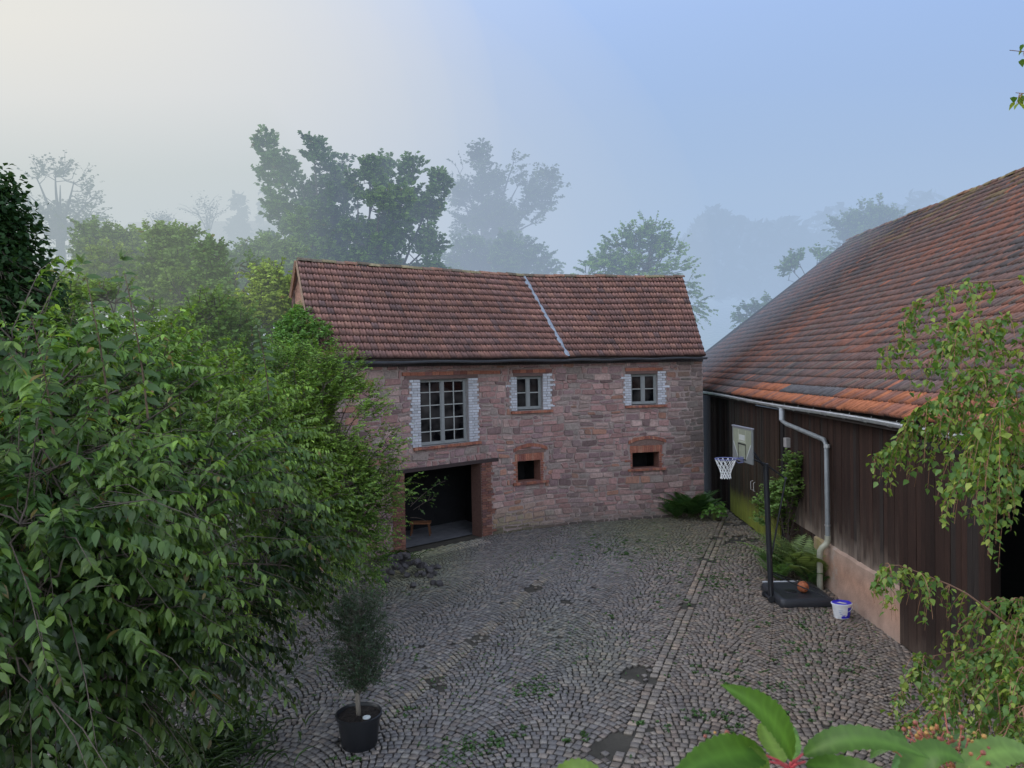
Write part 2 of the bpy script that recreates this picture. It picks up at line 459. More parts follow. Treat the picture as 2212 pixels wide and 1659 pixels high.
# weeds in the joints
def weeds():
    P = []; n0 = 0
    spots = [(1000, 1625, .55, 230), (960, 1640, .35, 90), (1060, 1600, .3, 70), (1170, 1480, .35, 90), (1150, 1500, .3, 60), (1540, 1245, .55, 110), (1560, 1265, .5, 70), (1300, 1170, 1.2, 130), (1350, 1190, 1.2, 110), (1400, 1240, 1.3, 110),
             (1420, 1300, .8, 70), (1440, 1290, .6, 50), (1545, 1250, .4, 60), (1640, 1345, .5, 50), (1730, 1350, .25, 40), (1720, 1400, .35, 40), (1780, 1400, .5, 60), (1580, 1470, .35, 50), (1640, 1500, .5, 70), (1700, 1540, .4, 60), (1560, 1540, .3, 40),
             (1500, 1545, .3, 40), (1250, 1420, .15, 25), (1245, 1590, .2, 30), (1130, 1580, .2, 25), (900, 1420, .2, 30), (880, 1400, .15, 20), (1320, 1330, .2, 20), (1500, 1210, 1.0, 80), (1600, 1250, .6, 50), (900, 1270, .3, 30), (1470, 1180, 1.2, 90),
             (1650, 1420, .8, 70), (1800, 1470, .6, 50), (1480, 1440, .5, 40), (1620, 1580, .5, 60), (1400, 1560, .3, 30), (1690, 1470, .6, 60), (880, 1530, .2, 25), (760, 1640, .2, 20), (1850, 1450, .5, 40), (1380, 1140, 1.2, 80), (1250, 1200, .8, 50)]
    for px, py, rad, n in spots:
        c = at_g(px, py)
        m_ = int(n*1.25)
        q = rng.normal(0, rad*.55, (m_, 2))
        k = np.round(rng.normal(0, rad*.55, (max(3, m_//7), 2))/.125)*.125
        cl = k[rng.integers(0, len(k), m_)] + rng.normal(0, .022, (m_, 2))
        P.append(np.c_[c[0]+cl[:, 0], c[1]+cl[:, 1], np.full(m_, -.01)])
    q = np.c_[rng.uniform(-4, 7, 5200), rng.uniform(9, 24, 5200), np.full(5200, -.012)]
    kk = fn(q[:, :2], .7, 4) + .12*(q[:, 0]-1) + rng.normal(0, .35, 5200) > .35
    P.append(q[kk & (q[:, 0] < wx(q[:, 1])-.1) & (q[:, 1] < np.interp(q[:, 0], _fx, _fy)-.1)])
    P = np.vstack(P); n = len(P)
    P = np.repeat(P, 3, 0) + rng.normal(0, .012, (n*3, 3))*[1, 1, 0]; n *= 3
    a = rng.uniform(0, 2*PI, n)
    D = np.c_[np.cos(a), np.sin(a), rng.uniform(.25, 1.1, n)]
    N = np.c_[-.3*np.cos(a), -.3*np.sin(a), np.ones(n)]
    c = np.array([.055, .115, .03])*rng.uniform(.6, 1.5, (n, 1))*np.where(rng.uniform(size=(n, 1)) < .2, 1.3, 1)
    V, F, C = leaves(P, D, N, rng.uniform(.016, .060, n), c, SMALL)
    tag(mesh('weeds', V, F, M_LEAF, col=C), 'small green weeds and grass growing in the joints of the cobbles', 'weeds', kind='stuff')
weeds()

# ------------------------------------------------------------------ stone building
SB = empty('stone_outbuilding', W(2, 0, 0), 'red sandstone outbuilding with tiled roof and white brick window jambs', 'building')
ZE, ZR = 5.50, 8.40
RL = np.array([-5.04, 18.74, ZE]); RS = np.array([1.83, 23.70, ZE]); RR = np.array([6.62, 24.95, ZE])
TL = np.array([-6.12, 21.15, ZR]); TS = np.array([.465, 25.8, ZR]); TR = np.array([6.36, 27.0, ZR])
OPEN = [(-2.27, -.50, 2.97, 4.93), (1.33, 2.28, 3.83, 4.94), (5.47, 6.43, 3.86, 4.93), (-2.88, -.05, -.2, 2.28), (1.31, 2.15, 1.54, 2.21), (5.48, 6.45, 1.71, 2.25)]
FR = [(-2.63, -2.27, 2.97, 4.92), (-.50, -.10, 2.97, 4.92), (1.08, 1.33, 3.8, 4.93), (2.28, 2.62, 3.8, 4.93), (5.20, 5.47, 3.82, 4.92), (6.43, 6.76, 3.82, 4.92),
      (-2.90, .74, 4.93, 5.14), (1.19, 2.63, 4.94, 5.15), (5.26, 6.62, 4.93, 5.13), (-3.25, .62, 2.28, 2.38), (-.05, .36, -.2, 2.28), (-3.33, -2.88, -.2, 2.28),
      (-2.55, -.07, 2.88, 2.97), (1.10, 2.62, 3.70, 3.83), (5.24, 6.75, 3.76, 3.86), (1.16, 2.44, 2.2, 2.60), (5.33, 6.70, 2.24, 2.64), (1.20, 2.30, 1.45, 2.2), (5.38, 6.58, 1.62, 2.25)]
S0, S1, ZT = -5.45, 8.12, 5.44

def wall_cells(rects, z0, z1):
    """split the wall into cells outside the openings"""
    sc = sorted({S0, S1, *[v for r in rects for v in r[:2]], *np.arange(S0, S1, .3)})
    zc = sorted({z0, z1, *[v for r in rects for v in r[2:] if z0 < v < z1]})
    V = []; F = []; key = {}
    def vid(s, z):
        k = (round(s, 4), round(z, 4))
        if k not in key: key[k] = len(V); V.append(W(s, -.012, z))
        return key[k]
    for a, b in zip(sc[:-1], sc[1:]):
        for c, d in zip(zc[:-1], zc[1:]):
            ms, mz = (a+b)/2, (c+d)/2
            if any(r[0] < ms < r[1] and r[2] < mz < r[3] for r in rects): continue
            F.append([vid(a, c), vid(b, c), vid(b, d), vid(a, d)])
    return V, F
V, F = wall_cells(OPEN, -.3, ZT)
mesh('wall_backing', V, F, M_MORTAR, SB)['label'] = 'pale mortar showing between the red stones'

def rect_sub(cell, rects):
    out = [cell]
    for r in rects:
        nx_ = []
        for (a, b, c, d) in out:
            if b <= r[0] or a >= r[1] or d <= r[2] or c >= r[3]: nx_.append((a, b, c, d)); continue
            if a < r[0]: nx_.append((a, r[0], c, d))
            if b > r[1]: nx_.append((r[1], b, c, d))
            a2, b2 = max(a, r[0]), min(b, r[1])
            if c < r[2]: nx_.append((a2, b2, c, r[2]))
            if d > r[3]: nx_.append((a2, b2, r[3], d))
        out = nx_
    return out

def stone_col(s, z):
    pal = [(.335, .208, .195), (.275, .192, .195), (.40, .295, .270), (.355, .200, .150), (.295, .250, .228), (.205, .145, .142), (.375, .245, .228)]
    c = np.array(pal[rng.choice(7, p=[.27, .2, .13, .08, .1, .07, .15])])*rng.uniform(.8, 1.18)
    n = float(fn(np.array([[s, z]]), 1.3, 31)[0])
    low = max(0, 1-z/.95)*max(0, min(1, (.6-abs(s-1.6)/4)+.5*n))
    c = c*(1-low) + np.array([.31, .27, .14])*low
    lw = max(0, 1-z/.55)*.6
    c = c*(1-lw) + np.array([.24, .235, .20])*lw
    gs = max(0, 1-abs(s-3.6-.1*n)/.55)*(.55+.35*n)*(1 if z < 4.3 else .3); gs = min(.85, max(0, gs))
    c = c*(1-gs) + np.array([.17, .165, .145])*gs
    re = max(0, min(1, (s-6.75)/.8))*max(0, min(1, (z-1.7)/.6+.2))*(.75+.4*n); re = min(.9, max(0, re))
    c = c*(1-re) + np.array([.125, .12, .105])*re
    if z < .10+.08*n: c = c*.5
    return c*np.array([1.06, 1.0, .99])
mb = MB()
for w0, w1 in [(S0, S1)]:
    z = -.17
    while z < ZT-.05:
        h = rng.uniform(.11, .25); z2 = min(z+h, ZT)
        if ZT-z2 < .1: z2 = ZT
        s = w0 - rng.uniform(0, .3)
        while s < w1:
            wd = rng.uniform(.15, .60)*(.7+h*1.3); s2 = min(s+wd, w1)
            if w1-s2 < .12: s2 = w1
            cells = [(max(s, w0), s2, z, z2)]
            if h > .21 and rng.uniform() < .35:
                zm = z+h*rng.uniform(.35, .65); cells = [(max(s, w0), s2, z, zm), (max(s, w0), s2, zm, z2)]
            for cell in cells:
                for (a, b, c, d) in rect_sub(cell, OPEN+FR):
                    if b-a < .05 or d-c < .045: continue
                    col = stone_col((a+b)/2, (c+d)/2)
                    g = rng.uniform(.008, .017); prot = rng.uniform(.004, .030); jc = rng.normal(0, .017, 8)
                    def edge(k):
                        cc = [(a+g+jc[0], c+g+jc[1]), (b-g+jc[2], c+g+jc[3]), (b-g+jc[4], d-g+jc[5]), (a+g+jc[6], d-g+jc[7])]
                        P = []
                        for i in range(4):
                            p = np.array(cc[i]); pn = np.array(cc[(i+1) % 4]); pp = np.array(cc[i-1])
                            cut1 = min(.3, rng.uniform(.008, .042)/max(.03, np.linalg.norm(p-pp))); cut2 = min(.3, rng.uniform(.008, .042)/max(.03, np.linalg.norm(pn-p)))
                            P += [p+(pp-p)*cut1, p+(pn-p)*cut2]
                        return np.array(P)
                    E0 = edge(0)+rng.normal(0, .008, (8, 2))
                    wob = lambda P: np.c_[P[:, 0], P[:, 1] + .050*fn(np.c_[P[:, 0]*.9, P[:, 1]*.6], 2.2, 8)*min(1, max(0, (c-.1)/.3))*(1 if d < 5.2 else 0)]
                    cen = E0.mean(0); E1 = cen+(E0-cen)*np.array([1-min(.3, .03/(b-a)), 1-min(.3, .03/(d-c))])
                    E0 = wob(E0); E1 = wob(E1)
                    ti = rng.normal(0, .03, 2)
                    V = [W(p[0], -.02, p[1]) for p in E0] + [W(p[0], prot + (p-cen)@ti, p[1]) for p in E1]
                    Fc = [list(range(8, 16))] + [[i, (i+1) % 8, 8+(i+1) % 8, 8+i] for i in range(8)]
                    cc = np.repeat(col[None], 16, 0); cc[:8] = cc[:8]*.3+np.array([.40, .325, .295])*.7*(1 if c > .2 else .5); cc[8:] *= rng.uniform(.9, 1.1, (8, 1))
                    mb.add(V, Fc, cc)
            s = s2
        z = z2
mb.build('stone_wall', M_STONE, SB)

# bricks
BR = [(.33, .130, .088), (.37, .150, .100), (.28, .110, .085), (.40, .19, .13), (.24, .11, .095)]
def bcol(): return np.array(BR[rng.choice(5, p=[.3, .3, .2, .1, .1])])*rng.uniform(.8, 1.15)
def brickbox(mb, s0, s1, z0, z1, t0, t1, c, g=.007):
    mb.box((s0+g, t0, z0+g), (s1-g, t1+rng.uniform(-.004, .004), z1-g), c, W)
def soldier(mb, s0, s1, z0, z1, t1=.03, wd=.075, t0=-.3):
    n = max(1, round((s1-s0)/wd)); w_ = (s1-s0)/n
    for i in range(n): brickbox(mb, s0+i*w_, s0+(i+1)*w_, z0+rng.uniform(-.004, .004), z1+rng.uniform(-.006, .004), t0, t1, bcol(), .004)
def stack(mb, s0, s1, z0, z1, t1=.02, cf=bcol, ch=.078, tooth=(0, 0), t0=-.3, toothside=0):
    n = max(1, round((z1-z0)/ch)); h = (z1-z0)/n
    for i in range(n):
        a, b = s0, s1
        ext = rng.uniform(*tooth)*(i % 2) + (.12 if tooth[1] and rng.uniform() < .13 else 0)
        if toothside < 0: a -= ext
        elif toothside > 0: b += ext
        if b-a > .2:
            mm = a+(b-a)*(.36 if i % 2 else .64)
            brickbox(mb, a, mm, z0+i*h, z0+(i+1)*h, t0, t1, cf()); brickbox(mb, mm, b, z0+i*h, z0+(i+1)*h, t0, t1, cf())
        else: brickbox(mb, a, b, z0+i*h, z0+(i+1)*h, t0, t1, cf())

wc = lambda: np.array([.60, .61, .66])*rng.uniform(.72, 1.06)
for (a, b, z0, z1, sd) in ((-2.57, -2.27, 2.97, 4.92, -1), (-.50, -.16, 2.97, 4.92, 1), (1.12, 1.33, 3.83, 4.92, -1), (2.28, 2.56, 3.83, 5.0, 1), (5.24, 5.47, 3.86, 4.92, -1), (6.43, 6.70, 3.86, 5.0, 1)):
    mb = MB(); stack(mb, a, b, z0, z1, .022, wc, .082, (.03, .08), -.30, sd); mb.build('brick_jamb', M_WBRICK, SB)['label'] = 'white painted brick jamb beside an upper window'
for (a, b, z0, z1) in ((-2.88, .74, 5.03, 5.14), (1.19, 2.63, 5.03, 5.15), (5.26, 6.62, 5.02, 5.13)):
    mb = MB(); soldier(mb, a, b, z0, z1, .035, .25, -.25); mb.build('lintel_course', M_BRICK, SB)
for (a, b, z0, z1) in ((-2.78, -.12, 4.92, 5.03), (1.22, 2.50, 4.93, 5.03), (5.28, 6.52, 4.92, 5.02)):
    mb = MB()
    for q in np.arange(a, b-.01, .25): mb.box((q, -.28, z0), (min(q+.25, b), .018, z1-.002), (.16, .105, .095), W)
    mb.build('lintel_beam', M_PAINT, SB)
mb = MB()
for q in np.arange(-3.25, .60, .25): mb.box((q, -.3, 2.28), (min(q+.25, .62), .03, 2.385), (.055, .040, .040), W)
mb.build('cart_opening_beam', M_PAINT, SB)
for (a, b, z0, z1) in ((-2.55, -.07, 2.885, 2.97), (1.10, 2.62, 3.735, 3.82), (5.24, 6.75, 3.775, 3.86), (1.12, 2.42, 1.455, 1.54), (5.30, 6.66, 1.625, 1.71)):
    mb = MB(); soldier(mb, a, b, z0, z1, .085, .12, -.25); mb.build('sill', M_BRICK, SB)
mb = MB(); stack(mb, -.05, .33, 0, 2.28, .03, lambda: bcol()*[.66, .76, .84], .080, (0, .06), -.42, 1); mb.build('brick_pier', M_BRICK, SB)
mb = MB(); stack(mb, -3.28, -2.88, 0, 2.28, .03, lambda: bcol()*[.66, .76, .84], .080, (0, .06), -.42, -1); mb.build('brick_pier', M_BRICK, SB)
for (a, b, z0, z1) in ((1.31, 2.15, 1.54, 2.21), (5.48, 6.45, 1.71, 2.25)):
    mb = MB()
    stack(mb, a-.07, a, z0, z1, .010, bcol, .078, (0, .10), -.36, -1); stack(mb, b, b+.10, z0, z1, .010, bcol, .078, (0, .08), -.36, 1)
    soldier(mb, a-.09, b+.12, z1, z1+.235, .022)
    mb.build('vent_surround', M_BRICK, SB)
    mb = MB(); n = 19; c0, c1 = a-.14, b+.26; zc = z1+.30       # segmental relieving arch
    for i in range(n):
        q0, q1 = i/n, (i+1)/n
        rise = lambda q: zc + .15*(1-(2*q-1)**2)
        P = [];
        for t in (-.25, .03):
            for (q, dz) in ((q0+.003, 0), (q1-.003, 0), (q1-.003, .105), (q0+.003, .105)):
                P.append(W(c0+(c1-c0)*q, t, rise(q)+dz))
        mb.hexa([P[0], P[1], P[5], P[4], P[3], P[2], P[6], P[7]], bcol())
    mb.build('relieving_arch', M_BRICK, SB)
    mb = MB(); m_ = 12
    Vv = [W(c0+(c1-c0)*q, .004, zc-.06) for q in np.linspace(0.05, .95, m_)] + [W(c0+(c1-c0)*q, .004, zc+.15*(1-(2*q-1)**2)) for q in np.linspace(0.05, .95, m_)]
    mb.add(Vv, [[i, i+1, m_+i+1, m_+i] for i in range(m_-1)], (.20, .13, .11)); mb.build('arch_infill', M_BRICK, SB)

# reveals and interior
def reveal(s0, s1, z0, z1, d, c, sides='lrtb'):
    mb = MB()
    f = lambda s, t, z: W(s, t, z)
    if 'l' in sides: mb.add([f(s0, -.013, z0), f(s0, -d, z0), f(s0, -d, z1), f(s0, -.013, z1)], [[0, 1, 2, 3]], c)
    if 'r' in sides: mb.add([f(s1, -.013, z0), f(s1, -.013, z1), f(s1, -d, z1), f(s1, -d, z0)], [[0, 1, 2, 3]], c)
    if 't' in sides: mb.add([f(s0, -.013, z1), f(s0, -d, z1), f(s1, -d, z1), f(s1, -.013, z1)], [[0, 1, 2, 3]], c)
    if 'b' in sides: mb.add([f(s0, -.013, z0), f(s1, -.013, z0), f(s1, -d, z0), f(s0, -d, z0)], [[0, 1, 2, 3]], c)
    mb.build('reveal', M_BRICK, SB)
for o in OPEN[:3]: reveal(*o, .45, (.35, .33, .33))
for o in OPEN[4:]: reveal(*o, .45, (.22, .105, .08))
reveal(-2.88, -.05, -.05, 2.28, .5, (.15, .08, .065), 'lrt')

def hexroom(name, pts, z0, z1, c, mat, floor=None):
    mb = MB(); n = len(pts)
    V = [(x, y, z0) for x, y in pts] + [(x, y, z1) for x, y in pts]
    mb.add(V, [[i, (i+1) % n, n+(i+1) % n, n+i] for i in range(n)], c)
    mb.add([(x, y, z1) for x, y in pts], [list(range(n))], c)
    mb.build(name, mat, SB)
    if floor:
        mb = MB(); mb.add([(x, y, z0) for x, y in pts], [list(range(n))[::-1]], floor); mb.build(name+'_floor', M_CONC, SB)
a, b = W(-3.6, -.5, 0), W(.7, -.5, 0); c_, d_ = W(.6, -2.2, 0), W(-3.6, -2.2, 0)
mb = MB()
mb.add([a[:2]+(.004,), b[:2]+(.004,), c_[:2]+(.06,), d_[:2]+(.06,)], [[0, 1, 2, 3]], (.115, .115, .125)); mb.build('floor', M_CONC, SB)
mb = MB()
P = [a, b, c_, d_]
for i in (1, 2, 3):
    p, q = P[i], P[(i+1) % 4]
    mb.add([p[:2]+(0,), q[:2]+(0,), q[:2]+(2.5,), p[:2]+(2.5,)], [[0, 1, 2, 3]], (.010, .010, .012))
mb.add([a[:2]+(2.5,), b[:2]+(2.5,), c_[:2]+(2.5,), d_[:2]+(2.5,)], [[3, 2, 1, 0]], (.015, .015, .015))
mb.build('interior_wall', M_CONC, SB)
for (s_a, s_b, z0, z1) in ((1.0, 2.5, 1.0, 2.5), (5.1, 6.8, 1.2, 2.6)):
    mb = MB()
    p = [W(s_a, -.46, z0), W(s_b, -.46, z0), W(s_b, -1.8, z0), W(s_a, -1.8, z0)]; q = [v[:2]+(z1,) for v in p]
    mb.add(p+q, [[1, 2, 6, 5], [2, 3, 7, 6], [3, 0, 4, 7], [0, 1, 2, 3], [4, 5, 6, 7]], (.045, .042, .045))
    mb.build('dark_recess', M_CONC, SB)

# windows
def window(s0, s1, z0, z1, cols, rows):
    t = -.16; mb = MB(); c = (.26, .27, .27); fw = .055
    bx = lambda a, b, c0, d0, dt=0, cc=c: mb.box((a, t-.03+dt*.3, c0), (b, t+.03+dt, d0), cc, W)
    bx(s0, s0+fw, z0, z1); bx(s1-fw, s1, z0, z1); bx(s0+fw, s1-fw, z1-fw, z1); bx(s0+fw, s1-fw, z0, z0+fw)
    sm = (s0+s1)/2
    bx(sm-.045, sm+.045, z0+fw, z1-fw, .012)
    for (a, b) in ((s0+fw, sm-.045), (sm+.045, s1-fw)):
        bx(a, a+.03, z0+fw, z1-fw, -.004); bx(b-.03, b, z0+fw, z1-fw, -.004); bx(a+.03, b-.03, z0+fw, z0+fw+.035, -.004); bx(a+.03, b-.03, z1-fw-.035, z1-fw, -.004)
        for i in range(1, cols):
            q = a+(b-a)*i/cols; bx(q-.014, q+.014, z0+fw+.035, z1-fw-.035, -.010, (.40, .41, .40))
        for j in range(1, rows):
            q = z0+(z1-z0)*j/rows; bx(a+.03, b-.03, q-.014, q+.014, -.013, (.40, .41, .40))
    w_ = mb.build('window', M_PAINT, SB)
    mb = MB(); nn = 8; ps = np.linspace(s0+.02, s1-.02, nn)
    for i in range(nn-1):
        mb.add([W(ps[i], t-.004, z0+.02), W(ps[i+1], t-.004, z0+.02), W(ps[i+1], t-.004, z1-.02), W(ps[i], t-.004, z1-.02)], [[0, 1, 2, 3]])
    mb.build('glass', M_GLASS, w_)
window(-2.27, -.50, 2.99, 4.92, 2, 5)
window(1.33, 2.28, 3.86, 4.93, 1, 2)
window(5.47, 6.43, 3.89, 4.92, 1, 2)

# fascia, gutter
def lerp(a, b, t): return np.asarray(a)*(1-t)+np.asarray(b)*t
mb = MB()
ns = 46; ss_ = np.linspace(S0, S1, ns)
for i in range(ns-1):
    mb.box((ss_[i], -.10, 5.30), (ss_[i+1], .05, 5.46), (.075, .068, .072), W)
mb.build('fascia_board', M_BOARD, SB)
for P0, P1 in ((RL, RS), (RS, RR)):
    mb = MB(); n = 14; dirv = nrm(P1-P0); out = nrm(np.cross(dirv, [0, 0, 1.0])); V = []
    for i in range(n+1):
        b = lerp(P0, P1, i/n) + out*.06 + [0, 0, -.045 + .012*math.sin(i*1.3)]
        for k in range(9):
            q = PI + PI*k/8; V.append(b + out*math.cos(q)*.065 + np.array([0, 0, math.sin(q)*.07]))
    mb.add(V, [[i*9+k, i*9+k+1, (i+1)*9+k+1, (i+1)*9+k] for i in range(n) for k in range(8)], (.10, .105, .12)); o = mb.build('gutter', M_ZINC, SB)
    sm = o.modifiers.new('s', 'SOLIDIFY'); sm.thickness = .008
# sloping soffit sheet under the tiles
def sheet(name, P, mat, c, parent, off):
    mb = MB(); n_ = nrm(np.cross(np.subtract(P[1], P[0]), np.subtract(P[3], P[0]))); n_ = n_ if n_[2] > 0 else -n_
    mb.add([np.asarray(p)+n_*off for p in P], [[0, 1, 2, 3]], c); return mb.build(name, mat, parent)

# tiled roofs --------------------------------------------------------
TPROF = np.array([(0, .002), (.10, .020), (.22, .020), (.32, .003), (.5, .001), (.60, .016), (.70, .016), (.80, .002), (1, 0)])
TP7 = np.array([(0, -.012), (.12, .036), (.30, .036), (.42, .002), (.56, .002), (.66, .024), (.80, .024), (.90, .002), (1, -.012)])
TILE_SHADE = np.array([.70, .97, 1.04, .86, .86, 1.0, 1.02, .86, .70])  # groove shade painted into the tile colour across its profile
def tiled(name, fP, nrow, ncol, nvec, colf, parent, lap=.06, jit=.007, keep=None, prof=TP7, row_shade=.36):
    """fP(a, b): point of the roof surface; a along the eave, b up the slope"""
    V = []; F = []; C = []; m_ = len(prof); nb = 0
    nvec = np.asarray(nvec, float)
    for r in range(nrow):
        off = rng.uniform(-.15, .15)/ncol
        for c in range(ncol):
            a0 = (c)/ncol+off; a1 = (c+1)/ncol+off
            if c == 0: a0 = 0
            if c == ncol-1: a1 = 1
            if keep and not keep((a0+a1)/2, (r+.5)/nrow): continue
            b0 = r/nrow + rng.normal(0, .012)/nrow; b1 = (r+1.08)/nrow
            if r == nrow-1: b1 = 1
            col = np.asarray(colf((a0+a1)/2, r, c), float)
            dz = rng.normal(0, jit); dz2 = rng.normal(0, jit)
            p00, p10, p01, p11 = fP(a0, b0), fP(a1, b0), fP(a0, b1), fP(a1, b1)
            x = prof[:, 0][:, None]; hgt = prof[:, 1][:, None]
            dd = dz*(1-x)+dz2*x
            low = p00*(1-x)+p10*x + nvec*(hgt+lap+dd)
            hi = p01*(1-x)+p11*x + nvec*(hgt*.9+.004)
            lip = p00*(1-x)+p10*x + nvec*(.0+dd*.5-.004)
            V.append(low); V.append(hi); V.append(lip)
            for k in range(m_-1):
                F.append((nb+k, nb+k+1, nb+m_+k+1, nb+m_+k)); F.append((nb+2*m_+k, nb+2*m_+k+1, nb+k+1, nb+k))
            cc = np.repeat(col[None], 3*m_, 0); cc[:m_] *= row_shade*TILE_SHADE[:, None]; cc[m_:2*m_] *= TILE_SHADE[:, None]; cc[2*m_:] *= .12  # shadow line under each tile row painted into lower edge and lip
            C.append(cc); nb += 3*m_
    return mesh(name, np.vstack(V), np.array(F), M_TILE, parent, col=np.vstack(C))

def bil(P00, P10, P01, P11, sag=0):
    P00, P10, P01, P11 = map(np.asarray, (P00, P10, P01, P11))
    def f(a, b):
        p = (P00*(1-a)+P10*a)*(1-b) + (P01*(1-a)+P11*a)*b
        return p + np.array([0, 0, sag*(math.sin(a*9+b*2)*.4 + math.sin(a*3.1+1+b*4)*.6)])
    return f
def tcol(a, r, c):
    pal = [(.40, .205, .165), (.44, .22, .168), (.365, .195, .163), (.34, .19, .163), (.46, .24, .18), (.28, .17, .155)]
    return np.array(pal[rng.choice(6, p=[.3, .22, .2, .16, .08, .04])])*rng.uniform(.92, 1.08)*(1+.12*(a > .99))*(1+.10*fn(np.array([[a*9, r*.6]]), 1, 5)[0])*np.array([.82, .84, .87])
nL = nrm(np.cross(RS-RL, TL-RL)); nR = nrm(np.cross(RR-RS, TS-RS))
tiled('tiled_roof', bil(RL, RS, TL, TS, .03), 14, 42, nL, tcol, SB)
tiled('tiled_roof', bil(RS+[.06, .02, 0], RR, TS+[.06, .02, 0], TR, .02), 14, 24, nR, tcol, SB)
sheet('roof_underside', [RL, RS, TS, TL], M_BOARD, (.06, .05, .045), SB, -.05)
sheet('roof_underside', [RS, RR, TR, TS], M_BOARD, (.06, .05, .045), SB, -.05)
mb = MB(); n = 22; V = []
e1 = nrm(RS-RL)
for i in range(n+1):
    b = lerp(RS, TS, i/n) + nL*(.075+.012*math.sin(i*2.1)); wv = .062+.02*math.sin(i*1.7)+rng.normal(0, .016)
    V += [b-e1*wv-nL*.03, b-e1*wv*.5+nL*.012, b+e1*wv*.5+nL*.012, b+e1*wv-nL*.03]
mb.add(V, [[i*4+k, i*4+k+1, (i+1)*4+k+1, (i+1)*4+k] for i in range(n) for k in range(3)], (.27, .30, .35)); mb.build('flashing', M_ZINC, SB)
def ridge_tiles(name, P0, P1, L, parent, rad=.10, colf=None, up=.0):
    mb = MB(); P0 = np.asarray(P0, float); P1 = np.asarray(P1, float); d = P1-P0; n = int(np.linalg.norm(d)/L); dv = nrm(d); sd = nrm(np.cross(dv, [0, 0, 1.0]))
    for i in range(n):
        a = P0+d*i/n; b = P0+d*(i+1.12)/n; V = []; j = rng.normal(0, .012, 3)
        for p, rr in ((a, rad), (b, rad*.88)):
            for k in range(8):
                q = PI*k/7; V.append(p + j + sd*math.cos(q)*rr*1.1 + np.array([0, 0, math.sin(q)*rr+up-.03]))
        mb.add(V, [[k, k+1, 9+k, 8+k] for k in range(7)] + [list(range(8))], colf())
    return mb.build(name, M_TILE, parent)
rc = lambda: np.array([(.20, .13, .10), (.26, .14, .10), (.15, .12, .09), (.24, .20, .12)][rng.choice(4)])*rng.uniform(.8, 1.1)
ridge_tiles('ridge_tiles', TL, TS, .36, SB, colf=rc, up=.03); ridge_tiles('ridge_tiles', TS, TR, .36, SB, colf=rc, up=.03)

# gables, back wall, right end
def back(P, d): 
    return np.array([P[0], P[1], 0]) 
nb_ = nrm(np.array([-(RS-RL)[1], (RS-RL)[0], 0]))
BL = TL + nb_*.55; BS = TS + nb_*.55; BRr = TR + np.array([-.2, .98, 0])*.55
mb = MB()
g0 = np.array(W(S0, -.02, 0)); gE = np.array(W(S0, -.02, 5.4))
gl = [(g0[0], g0[1], 0), (BL[0]+.1, BL[1], 0), (BL[0]+.1, BL[1], 7.6), (TL[0]+.12, TL[1]+.05, ZR-.1), (gE[0], gE[1], 5.40)]
mb.add(gl, [[4, 3, 2, 1, 0]], (.36, .20, .15)); mb.build('gable_wall', M_STONE, SB)['label'] = 'orange stone gable half covered by ivy'
mb = MB()
for (P0, P1) in ((np.add(RL, nL*.02), np.add(TL, nL*.02)),):
    dv = P1-P0; mb.hexa([P0-e1*.05-[0, 0, .16], P0-e1*.01-[0, 0, .16], P0-e1*.01-[0, 0, .01], P0-e1*.05-[0, 0, .01], P1-e1*.05-[0, 0, .16], P1-e1*.01-[0, 0, .16], P1-e1*.01-[0, 0, .01], P1-e1*.05-[0, 0, .01]], (.30, .20, .14))
P0, P1 = TL-e1*.04, BL+[0, 0, -1.0]-e1*.04
mb.tube([P0, P1], .05, 4, (.30, .18, .13)); mb.build('verge_board', M_BOARD, SB)
mb = MB()
r0 = np.array(W(S1, -.01, 0)); rT = np.array(TR)
mb.add([(r0[0], r0[1], -.1), (BRr[0]-.02, BRr[1], -.1), (BRr[0]-.02, BRr[1], 7.6), (rT[0]-.03, rT[1], ZR-.06), (r0[0], r0[1], 5.44)], [[0, 1, 2, 3, 4]], (.17, .155, .14)); mb.build('gable_wall', M_STONE, SB)
mb = MB()
mb.add([(BL[0], BL[1], 0), (BS[0], BS[1], 0), (BRr[0], BRr[1], 0), (BL[0], BL[1], 7.6), (BS[0], BS[1], 7.6), (BRr[0], BRr[1], 7.6), TL-[0, 0, .03], TS-[0, 0, .03], TR-[0, 0, .03]],
       [[1, 0, 3, 4], [2, 1, 4, 5], [4, 3, 6, 7], [5, 4, 7, 8]], (.28, .19, .17)); mb.build('back_wall', M_STONE, SB)

# wooden stool-like thing in the dark opening
t = empty('low_bench', W(-1.35, -1.45, 0), 'low orange brown wooden bench standing inside the dark cart opening', 'bench')
mb = MB(); c0 = np.array(W(-1.35, -1.45, 0)); mb.box((c0[0]-.32, c0[1]-.16, .40), (c0[0]+.32, c0[1]+.16, .45), (.20, .085, .04)); mb.build('seat', M_BOARD, t)
for sx in (-1, 1):
    for sy in (-1, 1):
        mb = MB(); mb.tube([(c0[0]+sx*.30, c0[1]+sy*.14, .03), (c0[0]+sx*.25, c0[1]+sy*.11, .40)], .025, 6, (.12, .055, .03)); mb.build('leg', M_BOARD, t)

